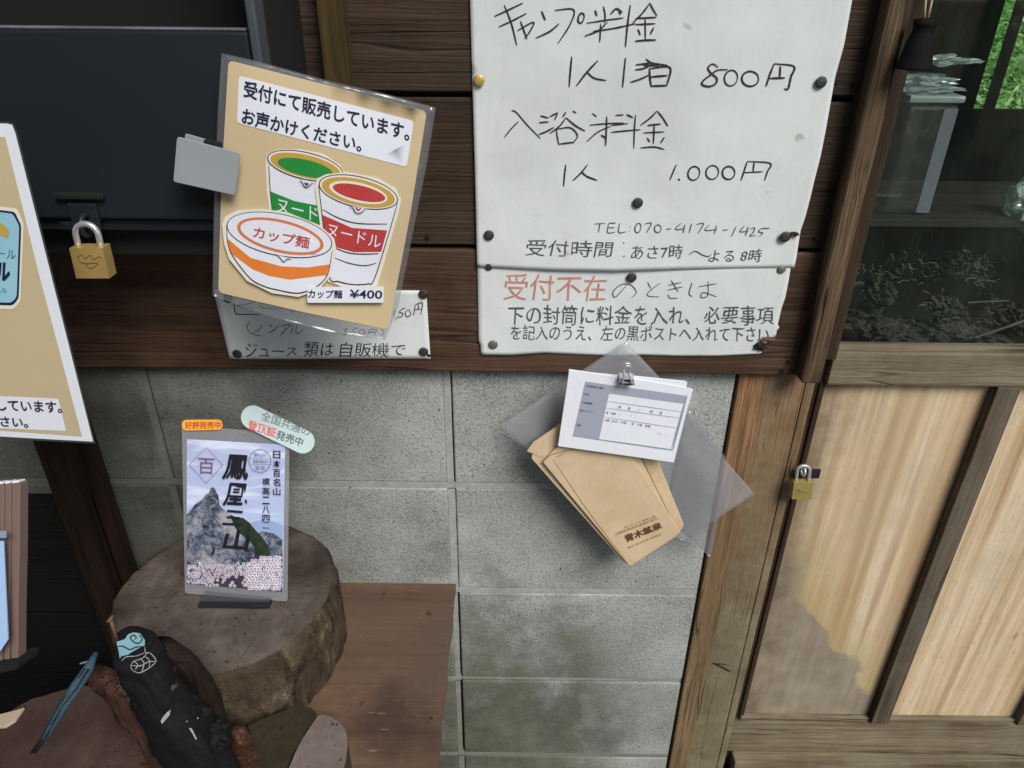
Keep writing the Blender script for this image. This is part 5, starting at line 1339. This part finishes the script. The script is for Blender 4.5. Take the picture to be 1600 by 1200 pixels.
# ---- black pouch leaning on the stump
ZP = TZ+.06
pc = thing('black_cloth_pouch', atz(260, 1110, TZ+.03), 'long black cloth pouch with pale blue swirl pattern at its top, leaning beside the stump', 'pouch')
path = [((213, 992), .012, 30), ((211, 1004), .022, 33), ((216, 1022), .026, 38), ((232, 1055), .028, 42), ((255, 1095), .029, 47), ((282, 1140), .030, 52), ((310, 1190), .030, 56), ((335, 1240), .028, 58)]
YS0 = -.33
def interp(path, m):
    out = []
    for k in range(m+1):
        q_ = k/m*(len(path)-1); i = min(int(q_), len(path)-2); f = q_-i
        (a, da, wa_), (b, db, wb_) = path[i], path[i+1]
        out.append(((a[0]*(1-f)+b[0]*f, a[1]*(1-f)+b[1]*f), da*(1-f)+db*f, wa_*(1-f)+wb_*f, q_))
    return out
vs, fs = [], []; n = 56; pth = interp(path, 60)
for i, ((x, y), dep, hw_, q_) in enumerate(pth):
    Yi = YS0-.004*q_; c = at(x, y, Yi); wl = (at(x+hw_*.86, y, Yi)-c).length*min(1, .55+.9*math.sqrt(min(1, i/8)))
    a = pth[max(i-2, 0)][0]; b = pth[min(i+2, len(pth)-1)][0]
    dd = (at(*b, YS0)-at(*a, YS0)).normalized(); sd_ = dd.cross(Vector((0, 1, 0))).normalized()
    if sd_.x < 0: sd_ = -sd_
    for j in range(n):
        u = 2*math.pi*j/n; cu, su = math.cos(u), math.sin(u)
        e = 1+.16*noise.noise(Vector((cu*1.8, su*1.8, q_*1.4)))-.12*abs(noise.noise(Vector((cu*3.2+q_*.8, su*3.2, q_*2.6))))+.05*noise.noise(Vector((cu*9, su*9, q_*8)))
        if su > -.25: e2 = e
        else: e2 = 1+(e-1)*(1 if q_ > 2.2 else .25)
        vs.append(c+sd_*wl*e*math.copysign(abs(cu)**.8, cu)+Vector((0, 1, 0))*dep*.8*e2*math.copysign(abs(su)**.8, su))
m_ = len(pth)
for i in range(m_-1):
    for j in range(n): fs.append((i*n+j, i*n+(j+1) % n, (i+1)*n+(j+1) % n, (i+1)*n+j))
fs += [tuple(range(n))[::-1], tuple((m_-1)*n+j for j in range(n))]
pb_ = mesh('pouch_body', vs, fs, flat('black_cloth', lin(15, 15, 17), .75, bump=1, bscale=260, var=.5, spec=.25), pc, True)
M_leath = flat('dark_brown_leather', lin(46, 32, 20), .6, bump=.8, bscale=200, var=.3)
for (x, y, w_, h_, sd2, m2_) in ((240, 1062, .020, .010, 2, M_leath), (276, 1112, .026, .020, 5, pb_.data.materials[0]), (322, 1150, .020, .022, 7, pb_.data.materials[0]), (205, 1064, .010, .016, 9, M_leath)):
    crinkle('cloth_fold', at(x, y, YS0-.012), w_, .016, h_, sd2, m2_, pc, 4, .5)
nP = (-ray(215, 1020)).normalized()
s9 = Sheet(at(215, 1015, YS0-.029), nP, lambda q: -.0035*((q-at(213, 1015, YS0-.029)).dot(Vector((1, 0, 0)))/.02)**2)
qe = lambda P: [(x/4, y/4+900) for x, y in P]
M_lb = flat('pale_blue_cloth_print', lin(104, 148, 160), .7, var=.12, bscale=500)
M_lw = flat('white_cloth_print', lin(140, 138, 142), .7)
M_bk = flat('black_cloth_print', lin(16, 18, 22), .7)
s9.poly('swirl_patch', qe([(728, 412), (780, 395), (800, 365), (835, 352), (875, 358), (905, 400), (905, 432), (860, 455), (820, 478), (800, 492), (760, 500), (748, 515), (742, 470)]), .0006, M_lb, pc)
s9.strokes('swirl_print', [qe([(870, 365), (888, 395), (868, 420), (835, 412), (815, 385), (835, 370), (852, 385), (840, 396)]), qe([(735, 440), (770, 440), (810, 460), (850, 445), (900, 440)])], 2.6, .0011, M_bk, pc)
s9.strokes('swirl_print', [qe([(750, 505), (752, 470), (775, 455), (800, 468), (790, 480)])], 2.4, .0011, M_lb, pc)
s9.strokes('net_print', [qe(P) for P in ([(815, 560), (840, 530), (880, 520), (905, 500), (925, 478), (950, 492), (975, 530), (950, 560), (915, 585), (870, 605), (830, 590), (815, 560)],
    [(835, 530), (860, 555), (845, 585)], [(875, 515), (900, 545), (885, 600)], [(905, 500), (935, 530), (930, 575)], [(820, 560), (880, 560), (930, 535), (970, 535)], [(760, 530), (790, 505), (850, 500), (905, 480)], [(905, 440), (910, 480), (930, 478)])], 1.3, .0011, M_lw, pc, jit=.9)
s10 = Sheet(at(270, 1120, YS0-.045), nP)
for P_ in ([(1005, 905), (1018, 880), (1045, 850), (1068, 835), (1058, 872), (1030, 905), (1012, 925)], [(1180, 950), (1198, 952), (1215, 985), (1232, 1020), (1222, 1022), (1205, 990)], [(1165, 905), (1172, 905), (1172, 912), (1165, 912)], [(1232, 885), (1240, 885), (1240, 893), (1232, 893)]):
    s10.poly('scuff', qe(P_), .0002, flat('grey_scuff', lin(132, 130, 132), .6, var=.5, bscale=900, bump=.6), pc)
def root(label, pts, Y0, r, mat, seed):
    t = thing('driftwood_root', at(*pts[-1], Y0), label, 'driftwood', 'driftwood roots around the black pouch')
    P_ = spline(pts, 8); vs, fs = [], []; n = 18; m = len(P_)
    for i, (x, y) in enumerate(P_):
        c = at(x, y, Y0-.002*math.sin(i*.3)); tt = i/(m-1); rr_ = r*(.55+.45*math.sin(math.pi*min(1, tt*1.15+.12)))
        for j in range(n):
            u = 2*math.pi*j/n
            e = 1+.28*noise.noise(Vector((math.cos(u)*2.2, math.sin(u)*2.2, i*.22+seed)))+.22*abs(noise.noise(Vector((math.cos(u)*6, math.sin(u)*6, i*.12+seed))))
            vs.append(c+Vector((math.cos(u)*rr_*e, math.sin(u)*rr_*e*.8, -math.cos(u)*rr_*e*.35)))
    for i in range(m-1):
        for j in range(n): fs.append((i*n+j, i*n+(j+1) % n, (i+1)*n+(j+1) % n, (i+1)*n+j))
    fs += [tuple(range(n))[::-1], tuple((m-1)*n+j for j in range(n))]
    mesh('root_wood', vs, fs, mat, t, True)
M_root = wood('reddish_driftwood', lin(26, 17, 14), lin(66, 44, 35), lin(108, 76, 54), 'Z', 1.6, .4, None, .8, 1, 1)
M_rootd = wood('dark_driftwood', lin(14, 10, 7), lin(34, 24, 15), lin(52, 38, 24), 'Z', 1.4, .4, None, .8, 1, .8)
root('reddish splintered driftwood root left of the black pouch', [(150, 1050), (178, 1072), (206, 1112), (232, 1160), (262, 1225)], -.335, .016, M_root, 1)
root('dark brown driftwood root right of the black pouch in front of the log', [(258, 1004), (292, 1036), (322, 1084), (345, 1135), (352, 1180)], -.32, .013, M_rootd, 5)
root('small reddish driftwood root at the bottom edge right of the black pouch', [(372, 1140), (385, 1168), (392, 1200), (398, 1240)], -.30, .011, M_root, 9)
nl = thing('rusty_nail', at(180, 1000, YS0), 'rusty long nail sticking up behind the black pouch', 'nail')
tube('nail_shaft', [at(173, 969, YS0-.01), at(178, 985, YS0-.01), at(184, 1004, YS0-.01)], .0016, M_rust, nl)
p = at(172.5, 967.5, YS0-.01); tube('nail_head', [p+Vector((-.001, 0, .0012)), p+Vector((.0004, 0, -.0004))], .0040, M_rust, nl, 12)
rd = thing('blue_striped_cord', at(56, 1175, -.42), 'slender blue and black striped cord hanging down over the stump', 'cord')
pa = [((150, 1020), -.36), ((138, 1045), -.375), ((118, 1075), -.39), ((100, 1100), -.40), ((82, 1130), -.41), ((68, 1155), -.415), ((55, 1176), -.42)]
P = [at(*a, y) for a, y in pa]
g = G('blue_striped_weave'); n_ = g.noise(g.co, 160, 4, .6)
tube('cord_core', P, .004, flat('blue_weave', lin(46, 76, 92), .8, bump=.9, bscale=700, var=.45), rd, 10, [.0020, .0046, .0054, .0050, .0046, .0036, .0014])
for dx, m in ((-.0042, flat('black_weave', lin(16, 18, 22), .7, bump=.6, bscale=500)), (.0006, flat('dark_weave', lin(22, 28, 34), .7, bump=.6, bscale=600))):
    tube('cord_stripe', [p+(CAM-p).normalized()*.0042+Vector((dx*.62+.0008*math.sin(i_*2.1), 0, 0)) for i_, p in enumerate(P[1:])], .0014, m, rd, 6)
tube('cord_loop', [at(150, 1022, -.36), at(146, 1031, -.362), at(125, 1037, -.366)], .0010, M_steel, rd, 6)

# ---- near-black boards in place of deep shade, brown legs, booklets at the left edge
cb = thing('shade_backing', (-.85, -.05, 0), 'near-black boards standing in for the shade behind the brown uprights below the left poster', 'cabinet')  # dark boards painting the deep shade left of the block wall
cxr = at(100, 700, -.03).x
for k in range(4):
    box('shade_board', -1.30, cxr, -.03, -.005, .02+k*.21, .02+k*.21+.206, M_shadewood, cb, .002)
for (xa_, xb_, yy, lab) in ((53, 99, -.07, 'left brown wooden upright half lost in shadow below the left poster'), (117, 139, -.045, 'right narrower reddish brown upright in front of the block wall below the left poster')):
    t = thing('wooden_upright', (at(xa_, 696, yy).x, yy, 0), lab, 'upright', 'brown uprights below the left poster')
    box('upright_board', at(xa_, 696, yy).x, at(xb_, 696, yy).x, yy, yy+.02, 0, at(100, 560, yy).z, M_leg, t, .002)
zq = at(15, 1045, -.38); M_book = flat('brown_paper_cover', lin(112, 92, 84), .7, var=.15, bscale=90)
bk = thing('booklet_rack', (zq.x, zq.y, zq.z), 'narrow dark rack under the booklets at the left photo edge', 'rack')
sR = Sheet(zq, nb)
slab('rack_lip', [sR.pt(x, y, .004) for x, y in [(-60, 1040), (29, 1034), (26, 1046), (-60, 1066)]], nb, .03, M_hole, bk, .001)
for k, (a, b) in enumerate(((-22, -7), (-6, 6), (7, 17), (18, 31))):
    t = thing('brown_booklet', sR.pt(a, 1040), ['brown booklet furthest left, mostly outside the photo', 'second brown booklet from the left photo edge', 'third brown booklet from the left photo edge', 'outermost right brown booklet at the left edge above the pale blue sheet'][k], 'booklet', 'brown booklets standing at the left edge')
    e = .0015*k
    slab('booklet_cover', [sR.pt(x, y, -e) for x, y in [(a, 764-k), (a+1.5, 758-k), (b-1.5, 757-k), (b, 763-k), (b-.5, 860), (b-2.5, 950), (b-3, 1038), (a-1, 1040)]], nb, .012, M_book, t, .001)
    slab('booklet_pages', [sR.pt(x, y, -e-.002) for x, y in [(a+1, 760-k), (a+2, 755-k), (b-1, 754-k), (b-1, 760-k)]], nb, .008, M_paper2, t, 0)
bs = thing('pale_blue_folder', sR.pt(5, 1040, .02), 'pale blue folder standing in front of the brown booklets at the left edge', 'folder')
slab('folder_sheet', [sR.pt(x, y, .010) for x, y in [(-60, 843), (5, 846), (12, 1000), (0, 1018), (-60, 1060)]], nb, .002, flat('pale_blue_card', lin(158, 188, 226), .5), bs, .0004)
slab('folder_tab', [sR.pt(x, y, .012) for x, y in [(-60, 828), (9, 830), (9, 841), (-60, 840)]], nb, .002, flat('grey_blue_card', lin(128, 146, 166), .5), bs, .0004)

# ---- small twig on the post
tw = thing('dry_twig', at(1128, 1040, YQ-.002), 'tiny dry forked twig stuck on the lower part of the door post', 'twig')
tube('twig_stem', [at(1115, 1036, YQ-.002), at(1128, 1042, YQ-.003), at(1141, 1049, YQ-.002)], .0010, M_nail, tw, 6)
tube('twig_fork', [at(1118, 1037.5, YQ-.003), at(1128, 1037.5, YQ-.0035), at(1136, 1039, YQ-.002)], .0006, M_nail, tw, 6)
